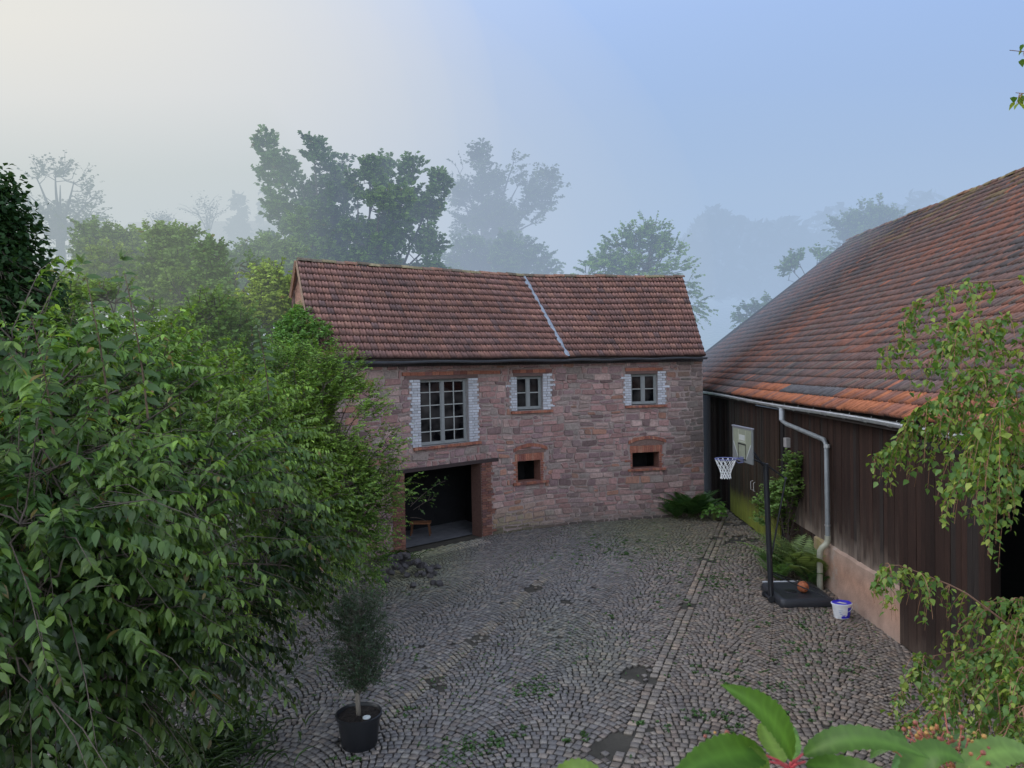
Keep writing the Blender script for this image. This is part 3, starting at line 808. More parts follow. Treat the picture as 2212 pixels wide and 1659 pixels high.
# ------------------------------------------------------------------ timber barn
TB = empty('timber_barn', (wx(17), 17, 0), 'dark brown timber barn with huge mossy red tiled roof', 'barn')
EZ = lambda Y: 4.12 + .0045*(Y-11)
Y0, Y1 = 3.0, 36.0
E0 = np.array([ev(Y0)-.12, Y0, EZ(Y0)+.05]); E1 = np.array([ev(Y1)-.12, Y1, EZ(Y1)+.05])
R0 = np.array([15.62, Y0, 11.0]); R1 = np.array([16.34, 35.4, 11.0])
nB = nrm(np.cross(R0-E0, E1-E0)); nB = nB if nB[2] > 0 else -nB
NRB, NCB = 32, 158
def bcolr(a, r, c):
    Y = Y0+(Y1-Y0)*a
    pal = [(.165, .102, .090), (.185, .106, .088), (.145, .102, .095), (.125, .098, .096), (.215, .112, .085), (.16, .125, .108)]
    q = fn(np.array([[a*14, r*.33]]), 1.0, 61)[0]
    if q > .30 and rng.uniform() < .42: c_ = np.array((.235, .108, .078))
    elif q < -.4 and rng.uniform() < .5: c_ = np.array((.105, .090, .090))
    else: c_ = np.array(pal[rng.choice(6, p=[.3, .2, .2, .12, .1, .08])])
    if r <= 1 and Y < 23.5:
        c_ = np.array([(.40, .145, .07), (.34, .13, .075), (.27, .12, .085), (.22, .11, .085)][rng.choice(4, p=[.4, .3, .2, .1])])
        if r == 1 and 15.9 < Y < 19.6: c_ = np.array((.125, .122, .130))
        if r == 1 and Y > 22: c_ = np.array((.17, .10, .085))
    if r >= 2 and rng.uniform() < .012: c_ = np.array((.34, .13, .08))
    if r > NRB-7 and rng.uniform() < .25: c_ = np.array((.20, .145, .085))
    if 24 < r < 26 and .43 < a < .45: c_ = np.array((.42, .12, .07))
    return c_*rng.uniform(.93, 1.07)*np.array([1.08, 1.05, 1.04])
def keepb(a, b):
    p = (E0*(1-a)+E1*a)*(1-b)+(R0*(1-a)+R1*a)*b
    return p[0]/p[1] < .95
bilB = bil(E0, E1, R0, R1, .05)
tiled('tiled_roof', lambda a, b: bilB(a, b) - np.array([0, 0, .22*math.sin(min(1, b)*PI)*.5]), NRB, NCB, nB, bcolr, TB, lap=.05, jit=.010, keep=keepb, row_shade=.68)
sheet('roof_underside', [E0+nB*-.03-[0, 0, .02], E1+nB*-.03-[0, 0, .02], R1-[0, 0, .3], R0-[0, 0, .3]], M_BOARD, (.05, .04, .035), TB, -.22)
ridge_tiles('ridge_tiles', R0+[0, 0, .0], R1, .38, TB, .12, lambda: np.array([(.18, .10, .075), (.24, .125, .07), (.20, .15, .075)][rng.choice(3)])*rng.uniform(.8, 1.15), .05)
mb = MB()
mb.add([R0+[0, 0, -.02], R1+[0, 0, -.02], R1+[8, 0, -6], R0+[8, 0, -6]], [[0, 1, 2, 3]], (.15, .09, .08)); mb.build('back_roof_slope', M_TILE, TB)
mb = MB()
mb.hexa([E1+[0, .02, -.14], E1+[0, .06, -.14], R1+[0, .06, -.14], R1+[0, .02, -.14], E1+[0, .02, .04], E1+[0, .06, .04], R1+[0, .06, .04], R1+[0, .02, .04]], (.07, .055, .05)); mb.build('verge_board', M_BOARD, TB)
mb = MB()
mb.add([(wx(Y1), Y1-.25, 0), (24, Y1-.6, 0), (24, Y1-.6, 5), (R1[0], R1[1]-.1, 10.8), (wx(Y1), Y1-.25, 4.3)], [[0, 1, 2, 3, 4]], (.06, .05, .045)); mb.build('gable_wall', M_BOARD, TB)
mb = MB()
mb.add([(wx(Y0), Y0+.1, 0), (24, Y0+.1, 0), (24, Y0+.1, 5), (R0[0], Y0+.1, 10.8), (wx(Y0), Y0+.1, 4.1)], [[4, 3, 2, 1, 0]], (.06, .05, .045)); mb.build('gable_wall', M_BOARD, TB)
mb = MB(); mb.add([(17, Y0, 0), (17, Y1, 0), (17, Y1, 9), (17, Y0, 9)], [[0, 1, 2, 3]], (.03, .026, .024)); mb.build('interior_wall', M_BOARD, TB)
mb = MB(); mb.add([(wx(Y0)+.1, Y0+.1, -.012), (17, Y0+.1, -.012), (17, Y1, -.012), (wx(Y1)+.1, Y1, -.012)], [[0, 1, 2, 3]], (.07, .06, .05)); mb.build('floor', M_CONC, TB)

def boards(name, ya, yb, za, zb, dx=0, wdt=.15, weather=0.0, algae=0, par=None, dark=1.0, zt=None):
    mb = MB(); n = max(1, int(round((yb-ya)/wdt))); w_ = (yb-ya)/n
    for i in range(n):
        a = ya+i*w_+.003; b = ya+(i+1)*w_-.003
        c = np.array([.031, .0155, .0108])*rng.uniform(.6, 1.45)*dark
        if rng.uniform() < .12: c = np.array([.028, .021, .018])*dark
        pr = dx + rng.uniform(0, .012); e = rng.uniform(0, .03)
        zs = [za-e, za+.25+rng.uniform(-.12, .12), za+.65+rng.uniform(-.25, .3), za+1.4, zb if zt is None else zt((a+b)/2)]
        if algae: zs[1] = za+.35; zs[2] = za+.55+rng.uniform(-.1, .1); zs[3] = za+.95+rng.uniform(-.1, .1)
        zs = [min(q_, zb-.001*(5-k_)) for k_, q_ in enumerate(zs)]
        wth = [1, .45, .08, 0, 0]
        V = []; C = []
        for z, k in zip(zs, wth):
            k1 = min(1, k*weather*rng.uniform(.4, 1.25)); cc = c*(1-k1) + np.array([.27, .215, .17])*k1
            if algae:
                ka = min(1, [1, .95, .75, .05, 0][zs.index(z)]*algae*rng.uniform(.7, 1.1)); cc = cc*(1-ka) + np.array([.22, .25, .035])*ka
            for (yy, xx) in ((a, wx(a)-.035-pr), (b, wx(b)-.035-pr)):
                V.append((xx, yy, z)); C.append(cc)
            for (yy, xx) in ((a, wx(a)), (b, wx(b))):
                V.append((xx, yy, z)); C.append(cc*.5)
        F = []
        for k in range(4):
            o = 4*k; F += [[o, o+4, o+5, o+1], [o, o+2, o+6, o+4], [o+1, o+5, o+7, o+3]]
        F += [[16, 18, 19, 17], [0, 1, 3, 2]]
        mb.add(V, F, C)
    return mb.build(name, M_BOARD, par or TB)
boards('board_wall', 25.7, 35.7, .0, 4.25, -.06, dark=.55)
dr = boards('door', 22.6, 25.55, .05, 3.95, .03, .145, .10, 1.0); dr['label'] = 'board door with green algae along its bottom'
dl = boards('door', 20.1, 22.55, .05, 3.9, .06, .145, .12, .95); dl['label'] = 'board door leaf with a small pale handle and green algae at its bottom'
for yy, dd in ((22.75, dr), (22.45, dl)):
    mb = MB()
    x = wx(yy)-.12; mb.tube([(x+.05, yy, 1.25), (x-.02, yy, 1.27), (x-.02, yy, 1.52), (x+.05, yy, 1.54)], .014, 6, (.5, .48, .45))
    mb.build('door_handle', M_ZINC, dd)
boards('board_wall', 25.55, 25.72, 0, 4.2, -.02, .17, dark=.6)
mb = MB()
mb.box((wx(20)-.075, 19.86, 0), (wx(20)+.02, 20.06, 4.05), (.018, .015, .015)); mb.build('post', M_BOARD, TB)
boards('board_wall', 13.35, 19.84, 1.02, 4.1, .0, .15, .85)
boards('board_wall', 17.6, 19.84, .05, 1.015, .004, .15, .3, dark=.9)
mb = MB(); n = 16
ysx = np.linspace(13.3, 17.6, n+1)
V = []; F = []; 
for i, y in enumerate(ysx):
    for k, (dx, z) in enumerate(((.10, -.1), (.085, .1), (.06, .55), (.055, .97+.012*math.sin(i*1.7)), (-.03, 1.03))):
        V.append((wx(y)-dx-.045-.012*float(fn(np.array([[y, z]]), 3, 2)[0]), y, z))
F = [[i*5+k, i*5+k+1, (i+1)*5+k+1, (i+1)*5+k] for i in range(n) for k in range(4)]
cols = []
for (x, y, z) in V:
    al = max(0, 1-abs(y-17.3)/.5); cc = np.array([.44, .26, .18])
    bt = max(0, 1-max(0, z)/.4)*.5; cc = cc*(1-bt)+np.array([.30, .265, .235])*bt
    tp = .45 if z > .9 else 0; cc = cc*(1-tp)+np.array([.34, .29, .24])*tp
    cols.append(cc*(1-al)+np.array([.26, .215, .085])*al)
b = len(V); V += [V[0], V[1], V[2], V[3], V[4], (wx(13.3)+.05, 13.3, -.1), (wx(13.3)+.05, 13.3, 1.03)]; cols += [np.array([.33, .25, .2])]*7
F += [[b, b+5, b+6, b+4, b+3, b+2, b+1]]
mb.add(V, F, cols); o = mb.build('plinth', M_PLINTH, TB); smooth_by_angle(o, 30)
mb = MB(); mb.box((wx(19)-.14, 19.35, 2.95), (wx(19)-.02, 19.55, 3.2), (.33, .31, .30)); mb.build('junction_box', M_PAINT, TB)
pdoor = boards('sliding_door', 10.55, 13.28, .05, 3.95, .10, .15, .28, dark=.95); pdoor['label'] = 'dark sliding door reaching the ground beside the black opening'
boards('board_wall', 3.1, 6.4, 0, 4.05, 0, .15, .2)
mb = MB(); mb.box((wx(9)-.10, 6.4, 3.72), (wx(9)+.06, 13.3, 3.86), (.03, .025, .024)); mb.build('door_rail', M_BOARD, TB)
for i, yy in enumerate((11.4, 12.2)):
    pass
# gutter and downpipe
mb = MB(); ysx = np.linspace(3.1, 35.8, 50); V = []
for i, y in enumerate(ysx):
    b = np.array([ev(y)-.02, y, EZ(y)-.035+.018*math.sin(y*.55)])
    for k in range(9):
        q = PI+PI*k/8; V.append(b+[math.cos(q)*.085, 0, math.sin(q)*.085])
mb.add(V, [[i*9+k, i*9+k+1, (i+1)*9+k+1, (i+1)*9+k] for i in range(49) for k in range(8)], (.50, .51, .52))
for y in np.arange(4, 35, 1.0):
    b = np.array([ev(y)-.02, y, EZ(y)-.035+.018*math.sin(y*.55)]); mb.tube([b+[-.09, 0, .0], b+[-.07, 0, -.06], b+[0, 0, -.095], b+[.08, 0, -.05], b+[.11, 0, .03]], .010, 4, (.42, .43, .44))
b = [(ev(y)-.13, y, EZ(y)-.03+.018*math.sin(y*.55)) for y in ysx]; mb.tube(b, .016, 6, (.62, .63, .64))
o = mb.build('gutter', M_ZINC, TB); smooth_by_angle(o, 50)
mb = MB()
g = np.array([ev(18.9)-.02, 18.9, 4.05])
pts = [g, g+[0, 0, -.34], g+[.06, -.15, -.42], (wx(16.75)-.16, 16.75, 3.42), (wx(16.6)-.15, 16.62, 3.30), (wx(16.6)-.15, 16.6, 1.22)]
mb.tube(pts, .056, 12, (.25, .265, .27)); mb.tube([g+[0, 0, .0], g+[0, 0, -.33]], .070, 12, (.42, .44, .47))
mb.tube([(wx(16.6)-.15, 16.6, 3.33), (wx(16.6)-.15, 16.6, 3.25)], .068, 12, (.50, .51, .50)); mb.tube([(wx(16.6)-.15, 16.6, 1.50), (wx(16.6)-.15, 16.6, 1.46)], .066, 12, (.33, .33, .32))
pts = [(wx(16.6)-.15, 16.6, 1.24), (wx(16.6)-.15, 16.6, 1.12), (wx(16.6)-.19, 16.61, 1.03), (wx(16.6)-.27, 16.63, .96), (wx(16.6)-.31, 16.64, .88), (wx(16.6)-.315, 16.65, .76), (wx(16.6)-.32, 16.65, -.03)]
mb.tube(pts, .068, 12, (.40, .39, .30)); o = mb.build('downpipe', M_ZINC, TB); smooth_by_angle(o, 50)

# ------------------------------------------------------------------ basketball hoop
BK = (.020, .021, .025)
bh = empty('basketball_hoop', (5.57, 15.95, 0), 'black portable basketball hoop with white net standing beside the timber barn', 'basketball hoop')
mb = MB()
x0, x1, y0, y1 = 5.62, 6.78, 15.42, 16.72
def rrect(x0, x1, y0, y1, r, z, n=5):
    o = []
    for cx_, cy_, a0 in ((x1-r, y1-r, 0), (x0+r, y1-r, 90), (x0+r, y0+r, 180), (x1-r, y0+r, 270)):
        for k in range(n+1):
            q = math.radians(a0+90*k/n); o.append((cx_+r*math.cos(q), cy_+r*math.sin(q), z))
    return o
rings = [rrect(x0, x1, y0, y1, .10, .0), rrect(x0-.01, x1+.01, y0-.01, y1+.01, .11, .05), rrect(x0, x1, y0, y1, .10, .13), rrect(x0+.03, x1-.03, y0+.03, y1-.03, .09, .165), rrect(x0+.12, x1-.12, y0+.12, y1-.12, .06, .17), rrect(x0+.16, x1-.16, y0+.16, y1-.16, .05, .15)]
n = len(rings[0]); V = sum(rings, []); F = [[i*n+k, i*n+(k+1) % n, (i+1)*n+(k+1) % n, (i+1)*n+k] for i in range(len(rings)-1) for k in range(n)] + [[(len(rings)-1)*n+k for k in range(n)]]
mb.add(V, F, (.030, .031, .036)); mb.tube([(x0+.05, y1-.02, .178), (x1-.3, y1-.02, .178)], .018, 6, (.55, .57, .6)); 
mb.lathe(x0+.45, 16.05, [(.13, .152), (.12, .163), (0.0, .163)], 16, (.012, .012, .014))
o = mb.build('base', M_PLASTIC, bh); smooth_by_angle(o, 45)
pt = np.array([5.52, 15.98, 3.0]); pb = np.array([5.60, 15.95, .0])
mb = MB(); mb.tube([pb, lerp(pb, pt, .5), pt], .060, 12, BK); mb.tube([lerp(pb, pt, .42), lerp(pb, pt, .45)], .057, 12, (.03, .03, .033))
for sy in (-.12, .12): mb.tube([lerp(pb, pt, .16), (5.56, 15.95+sy, .06)], .014, 6, BK)
mb.tube([(5.53, 15.78, .07), (5.53, 16.12, .07)], .03, 8, BK)
o = mb.build('pole', M_PLASTIC, bh); smooth_by_angle(o, 50)
for yy in (15.76, 16.14):
    mb = MB(); mb.tube([(5.53, yy-.02, .075), (5.53, yy+.02, .075)], .07, 16, (.025, .025, .028)); mb.build('wheel', M_PLASTIC, bh)
mb = MB(); mb.tube([lerp(pb, pt, .20), (6.12, 15.8, .36), (6.66, 15.55, .16)], .014, 6, BK); mb.tube([lerp(pb, pt, .21), (6.70, 16.1, .17)], .012, 6, BK); mb.build('brace', M_PLASTIC, bh)
# backboard, plane facing -x, slightly turned
bc = np.array([5.04, 16.03, 3.42]); bd = nrm(np.array([-.075, 1.0, 0])); bn = np.array([-bd[1], bd[0], 0.0])   # bn points to the court
def B(u, v, w=0): return bc + bd*u + np.array([0, 0, v]) + bn*w
hw, hh = .56, .375
mb = MB(); mb.hexa([B(-hw, -hh, -.012), B(hw, -hh, -.012), B(hw, hh, -.012), B(-hw, hh, -.012), B(-hw, -hh, .012), B(hw, -hh, .012), B(hw, hh, .012), B(-hw, hh, .012)], (.17, .18, .175)); bb = mb.build('backboard', M_PLASTIC, bh)
def flat(mb, pts, w, c): mb.add([B(u, v, w) for u, v in pts], [list(range(len(pts)))], c)
mb = MB()
flat(mb, [(-.50, .34), (.50, .34), (.50, .03), (.24, -.30), (-.24, -.30), (-.50, .03)], .0145, (.235, .25, .185))
for a_, b_ in (((-.50, .03), (-.24, -.30)), ((.50, .03), (.24, -.30))):
    sx = .03 if a_[0] < 0 else -.03
    flat(mb, [a_, b_, (b_[0]+sx, b_[1]), (a_[0]+sx, a_[1]+.02)], .0165, (.45, .47, .46))
flat(mb, [(-.21, .33), (-.18, .33), (-.18, .03), (-.21, .03)], .0165, (.36, .38, .28)); flat(mb, [(.18, .33), (.21, .33), (.21, .03), (.18, .03)], .0165, (.36, .38, .28))
flat(mb, [(-.16, .22), (.16, .22), (.16, .10), (-.16, .10)], .0165, (.46, .47, .43))
flat(mb, [(-.16, .085), (.16, .085), (.16, .055), (-.16, .055)], .0165, (.38, .40, .32))
for i in range(6): flat(mb, [(-.13+i*.045, .19), (-.10+i*.045, .19), (-.11+i*.045, .135), (-.135+i*.045, .135)], .0185, (.42, .44, .42))
mb.build('board_print', M_PAINT, bb)
mb = MB()
for (u0, u1, v0, v1) in ((-.225, .225, .0, .03), (-.225, -.195, -.30, 0), (.195, .225, -.30, 0), (-.225, .225, -.33, -.30)):
    flat(mb, [(u0, v1), (u1, v1), (u1, v0), (u0, v0)], .0205, (.012, .013, .014))
mb.build('target_square', M_PAINT, bb)
mb = MB(); mb.hexa([B(-hw-.015, hh, -.025), B(hw+.015, hh, -.025), B(hw+.015, hh+.025, -.025), B(-hw-.015, hh+.025, -.025), B(-hw-.015, hh, .025), B(hw+.015, hh, .025), B(hw+.015, hh+.025, .025), B(-hw-.015, hh+.025, .025)], (.22, .22, .25)); mb.build('board_edge', M_PLASTIC, bb)
rcn = B(0, -.30, .39); 
mb = MB(); mb.tube([rcn+[.225*math.cos(q), .225*math.sin(q), 0] for q in np.linspace(0, 2*PI, 33)], .010, 8, (.14, .15, .34), cap=False)
for du in (-.08, .08): mb.tube([B(du, -.30, .012), B(du, -.30, .17)], .009, 6, (.14, .15, .34))
mb.hexa([B(-.08, -.38, .012), B(.08, -.38, .012), B(.08, -.26, .012), B(-.08, -.26, .012), B(-.08, -.38, .03), B(.08, -.38, .03), B(.08, -.26, .03), B(-.08, -.26, .03)], (.12, .13, .2))
mb.tube([B(-.06, -.38, .02), B(0, -.40, .10), B(0, -.315, .19)], .010, 6, (.14, .15, .3))
o = mb.build('rim', M_PLASTIC, bh); smooth_by_angle(o, 50)
mb = MB(); nn = 12; lev = 6; rad = [.222, .185, .150, .122, .108, .104, .116]; zz = [-.01, -.11, -.19, -.26, -.325, -.385, -.43]
for i in range(nn):
    for sg in (-1, 1):
        pts = []
        for l in range(lev+1):
            q = 2*PI*(i + sg*.5*l)/nn; pts.append(rcn+[rad[l]*math.cos(q), rad[l]*math.sin(q), zz[l]+rng.normal(0, .004)])
        mb.tube(pts, .0062, 5)
mb.build('net', M_NET, bh)
mb = MB()
for du in (-.10, .10):
    mb.tube([B(du, .1, -.015), pt+[-.02, du*.4, -.08]], .018, 6, BK); mb.tube([B(du, -.22, -.015), pt+[.03, du*.4, -.04]], .018, 6, BK)
    mb.tube([pt+[-.05, du*.4, .02], pt+[.42, du*.3-.05, -.33]], .017, 6, BK)
mb.tube([pt+[.42, -.05, -.33], lerp(pb, pt, .33)+[.05, 0, 0]], .020, 8, BK)
mb.tube([pt+[.40, -.10, -.31], pt+[.44, 0.02, -.35]], .03, 6, BK)
mb.build('lift_arm', M_PLASTIC, bh)

# ball lying on the base
bl = empty('basketball', (6.30, 15.95, .15), 'orange basketball lying on the black hoop base', 'ball')
import bmesh
bm = bmesh.new(); bmesh.ops.create_uvsphere(bm, u_segments=32, v_segments=20, radius=.122)
for v in bm.verts:
    x, y, z = v.co; d = min(abs(x), abs(y), abs(abs(z*.8+abs(x)*.0)-0), abs(math.hypot(x*.75, y)-.092) if True else 9)
me = bpy.data.meshes.new('ball'); bm.to_mesh(me); bm.free()
o = link('ball', me, surf('orange_rubber', base=(.42, .13, .055), rough=.6, nscale=30, namt=.1, bump=.3, bscale=220), bl); o.location = (0, 0, .128)
me.polygons.foreach_set('use_smooth', np.ones(len(me.polygons), bool))
mb = MB(); Rr = .1222; cc = np.array([6.30, 15.95, .278])
rot = lambda p: np.array([p[0]*.8-p[2]*.6, p[1]*.9-.43*(p[0]*.6+p[2]*.8), p[1]*.43+.9*(p[0]*.6+p[2]*.8)])
for fq in (lambda q: (math.cos(q), math.sin(q), 0), lambda q: (math.cos(q), 0, math.sin(q)), lambda q: (.55+.12*math.cos(2*q), .82*math.sin(q), .82*math.cos(q)), lambda q: (-.55-.12*math.cos(2*q), .82*math.sin(q), .82*math.cos(q))):
    mb.tube([cc+rot(nrm(np.array(fq(q))))*Rr for q in np.linspace(0, 2*PI, 37)], .0028, 4, (.03, .02, .018), cap=False)
mb.build('seam', M_PLASTIC, bl)

# bucket
bu = empty('paint_bucket', (6.62, 14.78, 0), 'oval white paint bucket with blue label and lid beside the barn plinth', 'bucket')
mb = MB(); bx_, by_ = 6.62, 14.78
mb.lathe(bx_, by_, [(.0, .0), (.15, .0), (.155, .01), (.188, .27), (.205, .272), (.207, .30), (.196, .305)], 36, (.72, .72, .74), 1.0, .82); o = mb.build('body', M_PLASTIC, bu); smooth_by_angle(o, 40)
mb = MB()
def wrap(q0, q1, z0, z1, c, off=.002, n=12):
    V = []
    for k in range(n+1):
        q = q0+(q1-q0)*k/n
        for z in (z0, z1):
            r = .155+(.188-.155)*(z-.01)/.26+off; V.append((bx_+r*math.cos(q), by_+r*.82*math.sin(q), z))
    mb.add(V, [[2*k, 2*k+2, 2*k+3, 2*k+1] for k in range(n)], c)
BL_ = (.035, .025, .48); d2 = math.radians
wrap(d2(-70), d2(60), .015, .235, BL_)
wrap(d2(60), d2(150), .015, .22, BL_)
for k, (q0, q1, z1) in enumerate(((-112, -104, .055), (-104, -98, .085), (-98, -92, .06), (-92, -86, .09), (-86, -78, .05), (-78, -70, .075))): wrap(d2(q0), d2(q1), .015, z1, BL_, .003, 3)
wrap(d2(-128), d2(-112), .13, .15, (.45, .5, .62), .003, 3); wrap(d2(-122), d2(-106), .10, .112, (.25, .28, .5), .003, 3); wrap(d2(-130), d2(-100), .17, .19, (.55, .58, .66), .003, 4)
mb.build('label', M_PLASTIC, bu)
mb = MB(); mb.lathe(bx_, by_, [(.196, .303), (.19, .310), (.172, .311), (.170, .298), (0, .296)], 36, BL_, 1, .82)
mb.add([(bx_-.10, by_+.02, .2985), (bx_+.02, by_-.07, .2985), (bx_+.10, by_-.04, .2985), (bx_-.01, by_+.06, .2985)], [[0, 1, 2, 3]], (.62, .60, .52))
o = mb.build('lid', M_PLASTIC, bu)
mb = MB(); mb.tube([(bx_+.2*math.cos(q), by_-.01-.175*math.sin(q)*.9, .285-.13*math.sin(q)) for q in np.linspace(0, PI, 15)], .004, 5, (.7, .7, .72)); mb.build('handle', M_PLASTIC, bu)

# potted olive
px_, py_ = -2.22, 10.08
po = empty('potted_olive_tree', (px_, py_, 0), 'slim olive tree in a big round black plastic pot on the cobbles', 'potted tree')
mb = MB(); mb.lathe(px_, py_, [(0, .0), (.235, .0), (.245, .012), (.295, .40), (.318, .405), (.322, .45), (.306, .455), (.296, .44), (.29, .40)], 40, (.013, .014, .017)); o = mb.build('pot', M_PLASTIC, po); smooth_by_angle(o, 40)
mb = MB()
V = [(px_, py_, .415)]; m_ = 30
for rr in (.1, .2, .294):
    for k in range(m_): V.append((px_+rr*math.cos(2*PI*k/m_), py_+rr*math.sin(2*PI*k/m_), .41+rng.normal(0, .008)))
F = [[0, 1+k, 1+(k+1) % m_] for k in range(m_)] + [[1+j*m_+k, 1+(j+1)*m_+k, 1+(j+1)*m_+(k+1) % m_, 1+j*m_+(k+1) % m_] for j in range(2) for k in range(m_)]
mb.add(V, F, (.022, .017, .014)); mb.build('soil', M_SOIL, po)
mb = MB(); mb.lathe(px_+.13, py_-.11, [(.055, .425), (.055, .437), (.050, .440), (0, .440)], 20, (.62, .66, .66)); mb.build('plant_tag', M_PLASTIC, po)
def olive():
    r = np.random.default_rng(5); wood = MB()
    wood.tube([(px_, py_, .40), (px_-.012, py_, .62), (px_-.005, py_+.01, .86), (px_+.03, py_+.01, 1.15), (px_+.05, py_, 1.9)], [.036, .032, .029, .022, .008], 9, (.19, .165, .14))
    P = []; D = []; N = []; C = []; Sz = []
    for i in range(400):
        z = .80+1.30*r.beta(1.25, 1.2); k = (z-.80)/1.30
        prof = .40*math.sin(min(1, k*1.5+.28)*PI*.5)*(1-max(0, k-.5)*.95) 
        a = r.uniform(0, 2*PI); rr = prof*r.uniform(.1, 1)**.6
        s = np.array([px_+.03+rr*math.cos(a), py_+rr*math.sin(a), z])
        q = np.array([px_+.03*k, py_, z-.12-.25*rr])
        d = nrm(np.array([math.cos(a)*.5, math.sin(a)*.5, .55-.9*(1-k)*r.uniform(0, 1)]) + r.normal(0, .25, 3)); L = r.uniform(.14, .30)
        wood.tube([q, (q+s)/2+[0, 0, .03], s, s+d*L], [.005, .004, .003, .0015], 3, (.12, .11, .09), cap=False)
        m_ = 24; t = r.uniform(-.5, 1, m_)[:, None]; pp = s+d*L*t+r.normal(0, .012, (m_, 3)); P.append(pp)
        D.append(nrm(d*.6+r.normal(0, .7, (m_, 3)))); N.append(nrm(r.normal(0, .6, (m_, 3))+[0, 0, 1.0])); Sz.append(r.uniform(.030, .055, m_))
        C.append(np.array([.050, .082, .046])*r.uniform(.55, 1.5, (m_, 1)))
    V, F, C = leaves(np.vstack(P), np.vstack(D), np.vstack(N), np.concatenate(Sz), np.vstack(C), (NARROW[0]*[1.7, 1.1, 1], NARROW[1]))
    mesh('crown', V, F, M_LEAF, po, col=C); wood.build('trunk', M_BARK, po, smooth=True)
olive()

# heap of loose setts
ci = 0; proto = []
for k in range(5):
    bm = bmesh.new(); bmesh.ops.create_cube(bm, size=1); bmesh.ops.bevel(bm, geom=bm.edges[:], offset=.12, segments=2, affect='EDGES')
    for v in bm.verts:
        v.co.x *= .15*rng.uniform(.9, 1.1); v.co.y *= .13*rng.uniform(.9, 1.1); v.co.z *= .11*rng.uniform(.9, 1.1)
    me = bpy.data.meshes.new('sett'); bm.to_mesh(me); bm.free(); me.materials.append(None)
    c = np.ones((len(me.vertices), 4), np.float32); c[:, :3] = np.array([.060, .055, .058])*rng.uniform(.7, 1.45); a = me.color_attributes.new('col', 'FLOAT_COLOR', 'POINT'); a.data.foreach_set('color', c.ravel())
    me.materials.clear(); me.materials.append(M_COBBLE); proto.append(me)
for k in range(62):
    u, v = rng.normal(0, .42), rng.normal(0, .26)
    c = np.array([-2.85, 18.55]) + u*np.array([.72, .35]) + v*np.array([-.5, .75])
    hz = max(0, .46*(1-(u/.95)**2-(v/.65)**2))
    if k > 54: c = np.array([-2.6, 17.7]) + rng.normal(0, .35, 2); hz = 0
    o = bpy.data.objects.new('loose_cobblestone', proto[k % 5]); COL.objects.link(o)
    o.location = (c[0], c[1], .06+hz*rng.uniform(.35, 1)); o.rotation_euler = tuple(rng.uniform(-.6, .6, 2))+(rng.uniform(0, 3),); sc = rng.uniform(.7, 1.15); o.scale = (sc, sc, sc)
    tag(o, 'dark loose cobblestone heaped on the paving beside the cart opening', 'cobblestone', 'loose cobblestones heaped beside the cart opening')

# ------------------------------------------------------------------ small plants
def fern(base, label, nf, L, c, seed, group=None, lean=(0, 0), name='fern'):
    r = np.random.default_rng(seed); root = empty(name, base, label, 'fern', group); base = np.asarray(base, float)
    P = []; D = []; N = []; Sz = []; C = []; st = MB()
    for i in range(nf):
        a = r.uniform(0, 2*PI); l = L*r.uniform(.65, 1.1); el = r.uniform(.75, 1.35)
        d = np.array([math.cos(a)*math.cos(el)+lean[0], math.sin(a)*math.cos(el)+lean[1], math.sin(el)])
        h = np.array([math.cos(a), math.sin(a), 0])
        b0 = base + r.normal(0, .05, 3)*[1, 1, 0]
        b1 = b0+d*l*.6; b2 = b0+d*l*.85+h*l*.3+np.array([0, 0, -.12*l])
        ax = bez(b0, b1, b2, 22); st.tube(ax[::3], np.linspace(.005, .0015, 8), 3, (.10, .12, .05), cap=False)
        for j in range(3, 22):
            t = j/21; tg = nrm(ax[min(21, j+1)]-ax[j-1]); sd = nrm(np.cross(tg, [0, 0, 1.0])); w = l*.24*math.sin(min(1, (1-t)*1.5+.06)*PI*.5)*min(1, t*3.2)
            for sg in (-1, 1):
                P.append(ax[j]); D.append(nrm(sd*sg+tg*.35+[0, 0, -.12])); N.append(nrm(np.cross(sd, tg)*1.0+[0, 0, .4])); Sz.append(max(.015, w)); C.append(np.asarray(c)*1.25*r.uniform(.7, 1.3))
    V, F, C = leaves(P, D, N, Sz, C, (SMALL[0]*[.26, 1, 1], SMALL[1]))
    mesh('fronds', V, F, M_LEAF, root, col=C); st.build('stem', M_BARK, root)
    return root
X = lambda Y, d: wx(Y)-d
fern((X(17.9, .45), 17.75, 0), 'tall feathery fern behind the hoop base, left of the downpipe', 24, 1.6, (.16, .22, .085), 1)
fern((X(17.2, .28), 17.25, 0), 'feathery fern directly beside the downpipe against the barn wall', 17, 1.5, (.17, .23, .08), 2)
fern((X(17.4, 1.05), 17.35, 0), 'low fern drooping over the far edge of the hoop base', 18, .85, (.13, .23, .075), 3)
fern((X(16.75, .40), 16.95, 0), 'small dark fern at the foot of the downpipe', 18, .7, (.09, .18, .06), 4)
fern((X(18.6, .85), 18.3, 0), 'short fern growing at the left edge of the fern bed', 18, .85, (.10, .20, .065), 5)
cp = lambda px, py, Y: at(px, py, Y)
